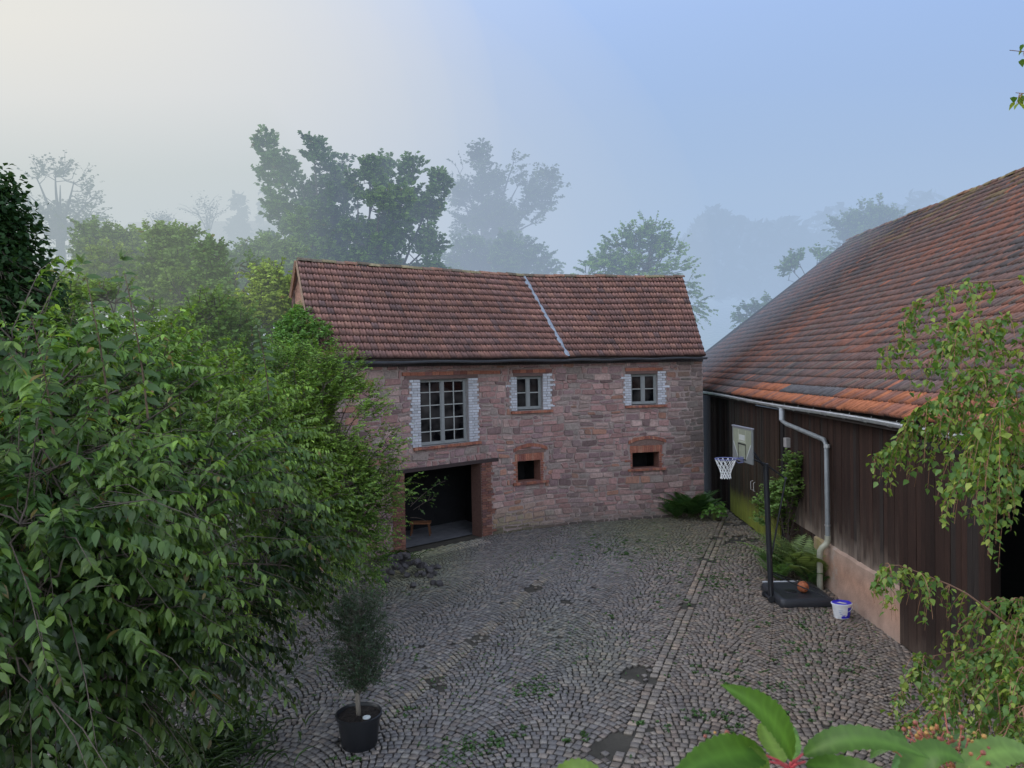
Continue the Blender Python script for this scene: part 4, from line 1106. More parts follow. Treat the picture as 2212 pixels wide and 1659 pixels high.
plant('climbing_shrub', 'leafy green shrub climbing the barn wall behind the hoop pole', 'shrub', (X(19.2, .3), 19.0, 0), (X(19.2, .25), 19.0, .7),
      [((X(19.2, .25), 19.0, .4), (X(18.7, .22), 18.6, 2.75), .22, .16), ((X(19.2, .3), 19.0, .5), (X(19.4, .45), 19.3, 1.9), .35, .25), ((X(19.2, .3), 19.0, .5), (X(20.4, .5), 20.3, 1.35), .3, .2),
       ((X(19.2, .3), 18.9, .5), (X(18.0, .25), 18.1, 1.75), .3, .15), ((X(19.2, .4), 19.0, .3), (X(19.3, .8), 19.0, 1.2), .35, .25), ((X(19, .3), 18.8, 1.2), (X(18.6, .3), 18.5, 2.1), .35, .2)],
      480, .30, 10, BROAD, .125, (.11, .19, .045), (.20, .31, .08), droop=.3, seed=3, trunk_r=.03, clump=(2, -.5))
t = empty('clay_pot', (X(18.6, .55), 18.6, 0), 'small terracotta pot half hidden among the ferns', 'flower pot')
mb = MB(); mb.lathe(X(18.6, .55), 18.6, [(.08, 0), (.125, .30), (.145, .30), (.148, .36), (.13, .36), (.12, .30), (0, .30)], 20, (.34, .16, .10)); mb.build('pot', M_BRICK, t)
q = np.array(W(7.45, .35, 0))
fern((q[0], q[1], 0), 'dense dark green fern at the foot of the stone wall corner', 60, 1.4, (.06, .135, .042), 7)
fern((q[0]-.55, q[1]-.15, 0), 'smaller dark fern left of the dense fern at the wall corner', 30, .9, (.07, .15, .045), 8)
def bigleaf():
    b = np.array([q[0]+.62, q[1]-.55, 0]); r = np.random.default_rng(3); root = empty('broadleaf_plant', b, 'bright green broad leaved plant in front of the dark corner ferns', 'plant')
    st = MB(); P = []; D = []; N = []; Sz = []; C = []
    for i in range(44):
        a = r.uniform(0, 2*PI); e = b+np.array([math.cos(a)*r.uniform(.05, .42), math.sin(a)*r.uniform(.05, .35), r.uniform(.15, .62)])
        st.tube([b, (b+e)/2+[0, 0, .08], e], [.008, .006, .004], 4, (.16, .2, .06), cap=False)
        for k in range(3):
            P.append(e); D.append(nrm(np.array([math.cos(a+(k-1)*.9), math.sin(a+(k-1)*.9), -.25]))); N.append(nrm(np.array([0, 0, 1.0])+r.normal(0, .25, 3))); Sz.append(r.uniform(.13, .21)); C.append(np.array([.16, .31, .07])*r.uniform(.7, 1.2))
    V, F, C = leaves(P, D, N, Sz, C, BROAD); mesh('leaves', V, F, M_LEAF, root, col=C); st.build('stem', M_BARK, root)
bigleaf()
def grassclump(name, base, n, L, c, label, seed, rad=.18):
    r = np.random.default_rng(seed); P = np.array(base)+r.normal(0, rad, (n, 3))*[1, 1, 0]; a = r.uniform(0, 2*PI, n)
    D = np.c_[np.cos(a)*.7, np.sin(a)*.7, r.uniform(.3, 1.1, n)]; N = np.c_[-np.cos(a), -np.sin(a), np.full(n, .6)]
    V, F, C = leaves(P, D, N, L*r.uniform(.5, 1.1, n), np.asarray(c)*r.uniform(.6, 1.4, (n, 1)), (LEAF[0]*[.16, 1, 2.2], LEAF[1]))
    tag(mesh(name, V, F, M_LEAF, col=C), label, 'grass', kind='stuff')
g1 = at_g(440, 1640); grassclump('grass_clump', (g1[0], g1[1], 0), 420, .50, (.045, .085, .030), 'dark grass growing under the cherry tree at the edge of the cobbles', 1, .42)
g2 = at_g(855, 1215); grassclump('grass_clump', (g2[0], g2[1]+.3, 0), 160, .35, (.06, .13, .03), 'bright grass tuft beside the left brick pier', 2, .22)

# ------------------------------------------------------------------ the big trees of the left side
cb = (-6.9, 8.2, 0)
ct = np.array([-6.6, 8.3, 2.1])
tips = [(550, 1365, 8.7), (560, 1260, 8.2), (600, 1090, 9.4), (540, 930, 9.2), (430, 830, 8.7), (330, 775, 8.3), (210, 765, 7.4), (70, 690, 6.8), (30, 740, 5.8), (10, 900, 5.2), (130, 1020, 5.4), (40, 1150, 4.7),
        (290, 960, 6.3), (430, 1130, 6.6), (330, 1310, 5.7), (130, 1260, 4.9), (30, 1420, 4.6), (240, 1480, 5.3), (395, 1530, 5.9), (450, 1310, 7.2), (640, 1100, 10.4), (670, 1215, 11.0), (90, 1600, 4.9), (470, 1430, 8.8), (480, 1040, 7.6),
        (170, 820, 6.2), (380, 880, 7.2), (90, 940, 5.6), (230, 1130, 5.8), (200, 1350, 5.4), (320, 1080, 6.6), (620, 1230, 9.3), (460, 1230, 7.2), (330, 1560, 6.0), (230, 1640, 5.6), (70, 800, 6.1), (260, 850, 7.0), (300, 860, 9.5), (400, 820, 10), (480, 860, 10), (360, 960, 9.5), (250, 780, 9), (150, 770, 8.5), (440, 980, 9), (560, 1000, 10)]
caps = []
for i, (px, py, Y) in enumerate(tips):
    p1 = at(px, py, Y); d = p1-ct; p0 = ct + d*.22 + [0, 0, .25]
    caps.append((p0, p1 + [0, 0, .05], .85, .28, np.linalg.norm(p1-p0)))
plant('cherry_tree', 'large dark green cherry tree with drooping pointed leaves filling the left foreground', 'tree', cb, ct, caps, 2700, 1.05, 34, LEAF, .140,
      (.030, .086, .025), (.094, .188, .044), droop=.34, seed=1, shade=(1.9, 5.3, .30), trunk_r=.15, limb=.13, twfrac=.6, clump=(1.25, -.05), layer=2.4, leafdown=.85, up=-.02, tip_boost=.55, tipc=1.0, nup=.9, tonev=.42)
cb2 = (-7.6, 13.2, 0); ct2 = np.array([-7.2, 13.0, 2.4])
tips = [(330, 760, 12), (420, 760, 12.5), (500, 760, 13), (560, 800, 13), (600, 900, 12.5), (620, 1020, 12), (640, 1140, 12), (480, 900, 11), (400, 850, 11), (300, 800, 11), (610, 1220, 12.5), (600, 1280, 12.6), (540, 1040, 10.8), (520, 1350, 12), (330, 820, 13.5), (420, 820, 14), (500, 830, 14), (560, 860, 14), (250, 800, 13), (450, 950, 13.5), (340, 900, 13)]
caps = []
for (px, py, Y) in tips:
    p1 = at(px, py, Y); caps.append((ct2+(p1-ct2)*.25, p1, .7, .3, np.linalg.norm(p1-ct2)))
plant('cherry_tree', 'second cherry tree with lighter leaves behind the large dark one', 'tree', cb2, ct2, caps, 1500, .95, 28, LEAF, .135,
      (.060, .140, .030), (.16, .27, .055), droop=.36, seed=2, trunk_r=.12, limb=.13, twfrac=.25, clump=(1.2, -.3), layer=2.2, leafdown=.8, tipc=1.0, nup=.9, tonev=.35, up=.15)
# upright young shoots above the cherry
def shoot(tip, L, label, seed, Y):
    r = np.random.default_rng(seed); top = at(tip[0], tip[1], Y); base = top+np.array([.10*L, .1, -L])
    root = empty('cherry_shoot', base, label, 'shoot', 'upright young shoots above the cherry tree'); st = MB()
    ax = bez(base, (base+top)/2+[.05, 0, 0], top, 24); st.tube(ax[::3], np.linspace(.011, .003, 8), 5, (.14, .10, .07))
    P = []; D = []; N = []; Sz = []; C = []
    for j in range(2, 24):
        sg = 1 if j % 2 else -1; a = r.normal(0, .5) + (0 if sg > 0 else PI)
        d = np.array([math.cos(a), math.sin(a)*.6, .05-.55*(1-j/24)]); P.append(ax[j]); D.append(nrm(d)); N.append(nrm(np.array([0, -.9, .55])+r.normal(0, .25, 3))); Sz.append(.16*r.uniform(.75, 1.15)*(1-.35*max(0, j/23-.7)/.3)); C.append(np.array([.065, .125, .040])*r.uniform(.75, 1.2))
    for k in range(4): P.append(top); D.append(nrm(r.normal(0, .6, 3)+[0, 0, .7])); N.append(np.array([0, -1, .5])); Sz.append(.09); C.append(np.array([.09, .15, .05]))
    V, F, C = leaves(P, D, N, Sz, C, LEAF); mesh('leaves', V, F, M_LEAF, root, col=C, smooth=True); st.build('stem', M_BARK, root)
shoot((178, 568), 1.25, 'left one of two upright young shoots with paired drooping leaves', 1, 6.0)
shoot((262, 560), 1.40, 'right one of two upright young shoots, taller with a denser leaf row', 2, 6.4)
shoot((555, 700), 1.1, 'thin upright shoot standing before the yellow green bush', 3, 10.5)
shoot((60, 660), 1.0, 'leafy shoot rising at the left edge beside the conifer', 4, 5.6)

hb = (-5.0, 17.3, 0); ht = np.array([-4.9, 17.2, 1.2])
tips = [(480, 760, 16.5), (560, 775, 16.2), (620, 770, 16), (690, 765, 16), (745, 790, 16.3), (795, 865, 16.2), (835, 950, 16.3), (862, 1040, 16.5), (845, 1120, 16.6), (820, 1220, 17), (740, 900, 15), (640, 900, 14.6), (700, 1000, 14.8), (760, 1040, 15), (640, 830, 15), (560, 860, 14.5), (780, 1150, 15.6), (720, 1200, 15.6), (590, 960, 14.4), (700, 830, 15.2), (640, 740, 18), (720, 790, 16.9), (770, 840, 16.9), (800, 930, 17), (705, 860, 16.4), (660, 800, 16.7), (825, 1010, 17), (745, 960, 16.2), (790, 1080, 16.5), (735, 830, 16.2)]
caps = []
for (px, py, Y) in tips:
    p1 = at(px, py, Y); caps.append((ht+(p1-ht)*.25, p1, .85, .42, np.linalg.norm(p1-ht)+.5))
plant('hornbeam_bush', 'tall yellow green bush of small leaves before the left end of the stone building', 'bush', hb, ht, caps, 8200, .42, 17, (LEAF[0]*np.array([1.35, 1, 1]), LEAF[1]), .082,
      (.085, .175, .036), (.25, .375, .072), droop=.25, seed=5, trunk_r=.09, limb=.2, twfrac=.2, clump=(1.4, -.6), tonev=.35, leafdown=.3, up=.3, tip_boost=.5)
plant('leaning_twig', 'single leafy branch reaching across the dark cart opening', 'branch', W(-3.25, .8, 1.2), None,
      [(W(-3.3, .9, 1.5), W(-1.95, .7, 2.02), .05, .03), (W(-3.2, .9, 1.4), W(-2.4, .75, 1.6), .10, .06), (W(-3.3, .9, 1.2), W(-2.7, .8, 1.0), .15, .08)], 30, .25, 7, BROAD, .10, (.06, .12, .03), (.10, .17, .04), droop=.3, seed=6, trunk_r=.03, clump=(1, -2))
vb = np.array(RL)+[.35, .4, 0]
plant('ivy', 'bright green ivy mound growing over the left roof corner', 'ivy', (vb[0]-.3, vb[1]-.6, 0), None,
      [(at(650, 765, 18.3), at(650, 680, 20.6), .42, .25), (at(690, 770, 18.6), at(690, 715, 19.6), .35, .25), (at(620, 770, 18.2), at(628, 705, 19.8), .38, .25), (at(660, 800, 18.0), at(640, 760, 18.4), .5, .4), (at(640, 720, 19.6), at(655, 672, 20.6), .2, .12)],
      1000, .22, 12, BROAD, .11, (.11, .24, .06), (.22, .37, .10), droop=.35, seed=7, trunk_r=.03, clump=(2, -.9), leafdown=.5)
# dark conifer at the left edge
def conifer(name, label, base, h, r0, n, size, c1, c2, seed, cat='conifer', mat=None, group=None, lean=0):
    r = np.random.default_rng(seed); base = np.asarray(base, float); root = empty(name, base, label, cat, group)
    st = MB(); st.tube([base, base+[lean*.5, 0, h*.5], base+[lean, 0, h]], [r0*.08, r0*.05, .01], 6, (.09, .07, .055))
    P = []; D = []; N = []; Sz = []; C = []
    for i in range(n):
        k = r.beta(1.0, 1.5); z = h*(.05+.95*k); a = r.uniform(0, 2*PI); R = r0*(1-k)**.8*r.uniform(.55, 1.08)*(1+.25*math.sin(z*3+a*2)); b = base+[lean*k, 0, z]
        e = b+np.array([math.cos(a)*R, math.sin(a)*R, -.25*R]); st.tube([b, (b+e)/2+[0, 0, .05*R], e], [.015, .01, .004], 3, (.08, .065, .05), cap=False)
        m_ = 16; t = r.uniform(.25, 1.05, m_)[:, None]; pp = b+(e-b)*t + r.normal(0, .10*r0*.5, (m_, 3)); P.append(pp)
        D.append(nrm(nrm(e-b)*.7+r.normal(0, .5, (m_, 3))+[0, 0, -.15])); N.append(nrm(r.normal(0, .5, (m_, 3))+[0, 0, 1])); Sz.append(size*r.uniform(.6, 1.2, m_)); kk = r.uniform(0, 1, (m_, 1)); C.append(np.asarray(c1)*(1-kk)+np.asarray(c2)*kk)
    V, F, C = leaves(np.vstack(P), np.vstack(D), np.vstack(N), np.concatenate(Sz), np.vstack(C), SMALL); mesh('crown', V, F, mat or M_LEAFFAR, root, col=C); st.build('trunk', M_BARK, root)
conifer('conifer', 'dark dense conifer at the left edge beside the cherry tree', (-9.6, 13.8, 0), 9.0, 3.6, 2600, .15, (.018, .045, .018), (.035, .075, .026), 1)

# ------------------------------------------------------------------ trees in the mist
def gp(px, Y):
    p = at(px, 800, Y); return np.array([p[0], p[1], float(th(p[0], p[1]))])
def mist_tree(name, label, px, Y, tips, r0, r1, ntw, twl, lpt, size, c1, c2, seed, hub=None, tr=.2, cat='tree', group='trees in the mist behind the stone building', clump=(1.7, -.3), tm=SMALL, frac=.3, droop=.25, up=.3, lean=0, tuni=False):
    b = gp(px, Y); tp = [at(x, y, Y+(dy if len(q_) else 0)) for (x, y, *q_) in tips for dy in [q_[0] if q_ else 0]]
    top = at(hub[0], hub[1], Y) if hub else b+[0, 0, 2]
    caps = [(top+(p-top)*frac, p, r0, r1, np.linalg.norm(p-top)+.8) for p in tp] if not tuni else [(at(745+(x-745)*.45+12*(k % 3-1), 625, Y+.6*(k % 3-1)), p, r0, r1, np.linalg.norm(p-top)+.8) for k, ((x, y, *_), p) in enumerate(zip(tips, tp))]
    return plant(name, label, cat, b, top, caps, ntw, twl, lpt, tm, size, c1, c2, mat=M_LEAFFAR, droop=droop, group=group, seed=seed, trunk_r=tr, clump=clump, up=up, twr=.02, tip_boost=.2, nup=.25, tuni=tuni)
mist_tree('broadleaf_tree', 'tall many stemmed broadleaf tree rising behind the stone roof', 740, 36, [(570, 300), (612, 345, 1), (590, 440, -1), (580, 520, 0), (678, 300), (700, 330, 1.5), (650, 400, 0), (740, 350, 2), (795, 350, -1), (835, 350, 1), (900, 352), (955, 385), (925, 440, 1), (945, 520, 1), (880, 420, -2), (640, 470, -2), (820, 420, -2.5), (770, 390, 0), (860, 480, 2), (705, 430, 1), (950, 575, 0)],
          1.35, .32, 2300, .62, 15, .33, (0.105, 0.181, 0.050), (0.178, 0.263, 0.069), 11, hub=(745, 600), tr=.30, clump=(1.8, -.45), up=.7, tuni=True)
mist_tree('tall_tree', 'hazy pale tree with one bent leafy limb on its right side', 1040, 55, [(1040, 330), (990, 370), (985, 400), (1070, 370), (1110, 350), (1120, 400), (1190, 380), (1185, 425), (1160, 480), (1140, 430), (1010, 470), (1060, 450), (1030, 540), (1100, 520), (1000, 540)],
          1.4, .5, 950, 1.2, 13, .38, (0.095, 0.142, 0.050), (0.157, 0.191, 0.066), 12, hub=(1045, 560), tr=.5, clump=(1.4, -.15))
mist_tree('round_bush', 'rounded hazy bush at the foot of the tall pale tree', 1080, 50, [(960, 560), (1000, 540), (1060, 530), (1120, 530), (1170, 560), (1190, 590), (1090, 560), (1030, 580)], 1.8, 1.2, 800, .8, 14, .36, (0.126, 0.202, 0.050), (0.188, 0.263, 0.066), 13, hub=(1080, 620), tr=.25, cat='bush')
mist_tree('fruit_tree', 'rounded fruit tree seen over the right half of the stone roof', 1390, 41, [(1260, 590), (1300, 570, -1), (1330, 520), (1370, 500), (1410, 495), (1450, 530), (1470, 570), (1490, 610, 1), (1400, 560, -2), (1505, 670, 1), (1350, 580, -1)], 1.4, .6, 620, .8, 13, .27, (0.184, 0.286, 0.078), (0.282, 0.396, 0.101), 14, hub=(1400, 620), tr=.2)
mist_tree('ash_tree', 'hazy light tree showing above the barn roof ridge', 1860, 50, [(1800, 530), (1830, 480), (1880, 460), (1925, 470), (1870, 500), (1820, 520)], 1.5, .9, 500, 1.0, 13, .32, (0.147, 0.222, 0.066), (0.209, 0.282, 0.083), 15, hub=(1860, 560), tr=.25)
mist_tree('young_tree', 'green tree peeping past the left edge of the barn roof', 1720, 43, [(1700, 575), (1720, 560), (1770, 545), (1700, 605), (1750, 590), (1640, 665), (1590, 690), (1600, 700)], .7, .35, 300, .6, 13, .26, (0.126, 0.222, 0.058), (0.209, 0.302, 0.075), 16, hub=(1760, 640), tr=.15)
mist_tree('bare_tree', 'hazy spreading tree with thin foliage high at the left', 125, 43, [(60, 420), (80, 385), (120, 368), (160, 390), (200, 430), (215, 460), (70, 470), (100, 430), (150, 430), (180, 480), (50, 500), (130, 400), (90, 520), (170, 520)], 1.5, .7, 330, 1.2, 8, .26, (0.126, 0.131, 0.066), (0.167, 0.172, 0.083), 17, hub=(130, 510), tr=.4, clump=(1.6, -.3))
mid = 'shrubs and small trees between the cherry trees and the mist'
mist_tree('maple', 'yellow green maple with loose top left of the mid shrubs', 250, 31, [(170, 560), (200, 500), (235, 480), (265, 500), (310, 530), (330, 580), (240, 560, -2), (150, 620), (200, 640, -2), (290, 640, -2)], 1.3, .5, 1100, .7, 14, .25, (0.147, 0.222, 0.050), (0.262, 0.322, 0.075), 21, hub=(240, 680), group=mid)
mist_tree('maple', 'maple with clustered leaf tufts in the middle of the mid shrubs', 380, 29, [(330, 510), (370, 520), (405, 515), (420, 560), (350, 570, -1), (440, 600), (390, 640, -2), (320, 640, -1)], 1.2, .45, 950, .7, 14, .25, (0.126, 0.202, 0.050), (0.209, 0.293, 0.075), 22, hub=(380, 690), group=mid)
mist_tree('young_maple', 'slender young maple with pointed top among the mid shrubs', 470, 27, [(452, 540), (445, 600), (500, 610), (520, 570), (540, 600), (470, 640), (530, 660), (430, 680)], .9, .3, 750, .6, 14, .22, (0.105, 0.191, 0.050), (0.188, 0.282, 0.066), 23, hub=(480, 720), group=mid)
mist_tree('willow', 'bright yellow green tree beside the left gable of the stone building', 590, 24.5, [(560, 600), (600, 590), (625, 620), (630, 680), (590, 660), (560, 690), (610, 730), (540, 640)], 1.0, .4, 1300, .6, 15, .17, (0.198, 0.293, 0.050), (0.335, 0.424, 0.075), 24, hub=(600, 760), group=mid, droop=.6)
mist_tree('hazel', 'dull green broad shrub in front of the other mid shrubs', 460, 22.5, [(380, 690), (420, 660), (470, 660), (520, 690), (550, 720), (480, 720), (400, 730), (340, 700), (300, 690), (330, 800), (400, 830), (480, 840), (560, 830), (600, 780), (450, 900)], 1.1, .6, 1300, .6, 14, .18, (0.095, 0.181, 0.046), (0.178, 0.272, 0.066), 25, hub=(460, 860), group=mid)
mist_tree('elder', 'green shrub filling the gap right of the conifer', 210, 22, [(150, 650), (200, 640), (250, 650), (300, 660), (180, 690), (260, 700), (120, 640), (150, 760), (220, 780), (280, 800), (100, 720), (330, 760)], 1.1, .6, 900, .6, 14, .18, (0.115, 0.202, 0.046), (0.209, 0.302, 0.066), 26, hub=(220, 830), group=mid)
mist_tree('aspen', 'pale hazy tree between the maples and the tall broadleaf tree', 560, 33, [(520, 570), (560, 550), (600, 540), (640, 560), (545, 600), (620, 600)], 1.3, .6, 800, .8, 14, .26, (0.126, 0.202, 0.058), (0.209, 0.282, 0.083), 27, hub=(570, 650), group=mid)
far = 'faint trees far up the misty slope'
conifer('spruce', 'faint broad spruce in the mist right of the long house', gp(525, 60)-[0, 0, 1], float(at(520, 412, 60)[2]-gp(525, 60)[2])+1, 2.9, 420, .55, (.03, .05, .03), (.05, .07, .04), 2, group=far)
conifer('spruce', 'faint slim spruce nearest the tall broadleaf tree', gp(578, 64)-[0, 0, 1], float(at(574, 408, 64)[2]-gp(578, 64)[2])+1, 1.8, 260, .5, (.03, .05, .03), (.05, .07, .04), 3, group=far)
mist_tree('orchard_tree', 'faint small orchard tree standing before the long house', 352, 50, [(330, 480), (345, 470), (370, 478), (360, 488)], .7, .4, 60, .8, 5, .2, (.06, .06, .045), (.07, .07, .05), 31, hub=(352, 500), tr=.14, group=far)
mist_tree('thin_tree', 'faint thin bare tree with vertical stems before the spruce', 448, 52, [(425, 455), (440, 440), (455, 445), (470, 460), (448, 470)], .8, .5, 70, 1.2, 4, .2, (.06, .06, .045), (.07, .07, .05), 32, hub=(450, 505), tr=.16, group=far)
# long house on the slope
hs = empty('long_house', gp(400, 64), 'faint long low house with chimney in the mist on the left', 'house')
zt = float(at(400, 468, 64)[2]); xa = float(at(246, 468, 64)[0]); xb = float(at(600, 468, 64)[0]); zg = float(gp(400, 64)[2])-3
mb = MB(); mb.box((xa+.4, 63, zg), (xb-.4, 70, zt-2.6), (.38, .36, .33)); mb.build('wall', M_CONC, hs)
mb = MB(); mb.add([(xa, 62.4, zt-2.7), (xb, 62.4, zt-2.7), (xb, 66.5, zt), (xa, 66.5, zt+.15), (xa, 70.6, zt-2.7), (xb, 70.6, zt-2.7)], [[0, 1, 2, 3], [3, 2, 5, 4], [0, 3, 4], [1, 5, 2]], (.13, .10, .09)); rf = mb.build('roof', M_TILE, hs)
xc = float(at(321, 460, 64)[0]); mb = MB(); mb.box((xc-.25, 66.2, zt-.6), (xc+.25, 66.8, zt+.5), (.25, .14, .11)); mb.build('chimney', M_BRICK, rf)
mb = MB()
for k in range(6): 
    x = xa+2.2+k*(xb-xa-4)/5.5; mb.box((x, 62.94, zg+3), (x+1.0, 62.99, zg+4), (.05, .05, .06))
mb.build('window', M_PAINT, hs)
# wooded ridge, one mass
def ridge():
    r = np.random.default_rng(8); P = []; 
    for (pxa, pxb, ya, yb, n) in ((1480, 1760, 470, 640, 2600), (1250, 1560, 530, 640, 900), (1700, 2300, 440, 640, 1600)):
        px = r.uniform(pxa, pxb, n); top = ya + 26*fn(px[:, None]/60, 1, 4) + 60*np.clip((np.abs(px-(pxa+pxb)/2)/((pxb-pxa)/2)-.6)/.4, 0, 1)
        py = top + (yb-top)*r.uniform(0, 1, n); 
        for x, y in zip(px, py): P.append(at(x, y, r.uniform(88, 115)))
    P = np.array(P); n = len(P); D = nrm(r.normal(0, 1, (n, 3))); N = nrm(r.normal(0, 1, (n, 3)))
    V, F, C = leaves(P-D*1.1, D, N, r.uniform(1.5, 2.8, n), np.array([.04, .06, .03])*r.uniform(.7, 1.3, (n, 1)), LEAF)
    tag(mesh('woodland', V, F, M_LEAFFAR, col=C), 'faint wooded hillside dissolving into the mist', 'woodland', kind='stuff')
ridge()

# ------------------------------------------------------------------ birch at the right
def birch():
    r = np.random.default_rng(21); b = np.array([4.9, 3.6, 0.]); root = empty('birch_tree', b, 'birch with hanging yellow green branches reaching in from the right', 'birch')
    top = np.array([4.6, 3.7, 7.8]); wood = MB(); tr = MB()
    tr.tube([b, b+[.05, .02, 2.5], b+[-.05, 0, 5], top], [.13, .11, .08, .03], 10, (.55, .53, .50)); tr.build('trunk', M_BARK, root, smooth=True)
    P = []; D = []; N = []; Sz = []; C = []
    brs = [([(2330, 560), (2190, 605), (2060, 612), (1985, 650), (1948, 700)], 4.6, 9, .5), ([(2330, 700), (2200, 760), (2060, 745), (1960, 735), (1915, 750)], 4.3, 10, .45), ([(2330, 640), (2200, 690), (2110, 690), (2040, 700)], 4.0, 9, .6),
           ([(2330, 800), (2200, 850), (2080, 860), (2000, 870), (1950, 940)], 4.2, 11, .55), ([(2330, 860), (2220, 900), (2100, 905), (1990, 920), (1895, 985)], 4.4, 12, .5), ([(2330, 760), (2200, 815), (2120, 800), (2060, 850)], 3.8, 10, .6),
           ([(2330, 900), (2230, 940), (2140, 960), (2075, 1040)], 4.0, 12, .6), ([(2330, 930), (2240, 985), (2190, 1020), (2140, 1100)], 4.1, 10, .5), ([(2330, 830), (2240, 860), (2160, 880), (2100, 960)], 3.7, 9, .6),
           ([(2400, 1400), (2212, 1375), (2080, 1275), (1990, 1238), (1925, 1215), (1890, 1262)], 4.3, 13, .40), ([(2400, 1300), (2212, 1352), (2110, 1420), (2010, 1500), (1945, 1570)], 4.1, 13, .55), ([(2400, 1340), (2212, 1395), (2100, 1450), (2040, 1520), (2010, 1600)], 3.9, 13, .6),
           ([(2400, 1250), (2240, 1290), (2150, 1300), (2060, 1370)], 4.4, 12, .5), ([(2400, 1380), (2240, 1420), (2150, 1480), (2110, 1580)], 3.7, 12, .6), ([(2400, 1440), (2260, 1480), (2200, 1540), (2170, 1620)], 3.6, 11, .6), ([(2400, 1280), (2250, 1300), (2190, 1350), (2170, 1420)], 4.0, 10, .5),
           ([(2400, 1330), (2230, 1380), (2120, 1400), (1990, 1420), (1940, 1500)], 4.4, 10, .5),
           ([(2400, 60), (2260, 100), (2215, 112), (2176, 108)], 3.9, 3, .10), ([(2400, 190), (2270, 205), (2225, 203), (2190, 200)], 3.9, 3, .12)]
    for pts, Y, ns, hang in brs:
        A = np.array([at(x, y, Y+r.normal(0, .05)+.25*(i == 0)) for i, (x, y) in enumerate(pts)])
        zt_ = min(7.4, A[0][2]+.75); q0_ = np.array([np.interp(zt_, [0, 2.5, 5, 7.8], [4.9, 4.95, 4.85, 4.6]), np.interp(zt_, [0, 2.5, 5, 7.8], [3.6, 3.62, 3.6, 3.7]), zt_])
        A = np.vstack([q0_, (q0_*.55+A[0]*.45)+[0, 0, .22], A])
        tt = np.linspace(0, len(A)-1, 40); ax = np.array([[np.interp(t, range(len(A)), A[:, k]) for k in range(3)] for t in tt]); ax[1:-1] = (ax[:-2]+ax[1:-1]*2+ax[2:])/4
        wood.tube(ax[::2], .0018+.020*(1-np.linspace(0, 1, 20))**2.2, 6, (.20, .11, .075), cap=False)
        for j in range(int(ns*5.2)):
            k = r.integers(6, 40) if hang > .2 else r.integers(12, 40); s = ax[k]; L = hang*.8*r.uniform(.3, 1.1)*(.45 if k > 35 else 1)
            d0 = nrm(r.normal(0, .5, 3)+[-.35, 0, -.2]); e1 = s+d0*L*.35; e2 = s+d0*L*.5+np.array([0, 0, -L*.85])
            tw = bez(s, e1, e2, 7); wood.tube(tw, np.linspace(.0032, .001, 7), 3, (.22, .12, .07), cap=False)
            m_ = max(3, int(L*58)); t = r.uniform(.05, 1, m_)[:, None]; pp = (1-t)**2*s+2*t*(1-t)*e1+t*t*e2 + r.normal(0, .012, (m_, 3)); P.append(pp)
            a = r.uniform(0, 2*PI, m_); D.append(nrm(np.c_[np.cos(a)*.55, np.sin(a)*.55, -r.uniform(.2, 1.1, m_)])); N.append(nrm(np.c_[np.cos(a)*.7, np.sin(a)*.7, np.ones(m_)]+r.normal(0, .4, (m_, 3)))); Sz.append(r.uniform(.026, .050, m_))
            kk = r.uniform(0, 1, (m_, 1))**2.3; C.append(np.array([.080, .165, .036])*(1-kk)+np.array([.26, .32, .055])*kk)
    V, F, C = leaves(np.vstack(P), np.vstack(D), np.vstack(N), np.concatenate(Sz), np.vstack(C), BIRCH)
    mesh('crown', V, F, M_LEAFNEAR, root, col=C); wood.build('branches', M_BARK, root)
birch()

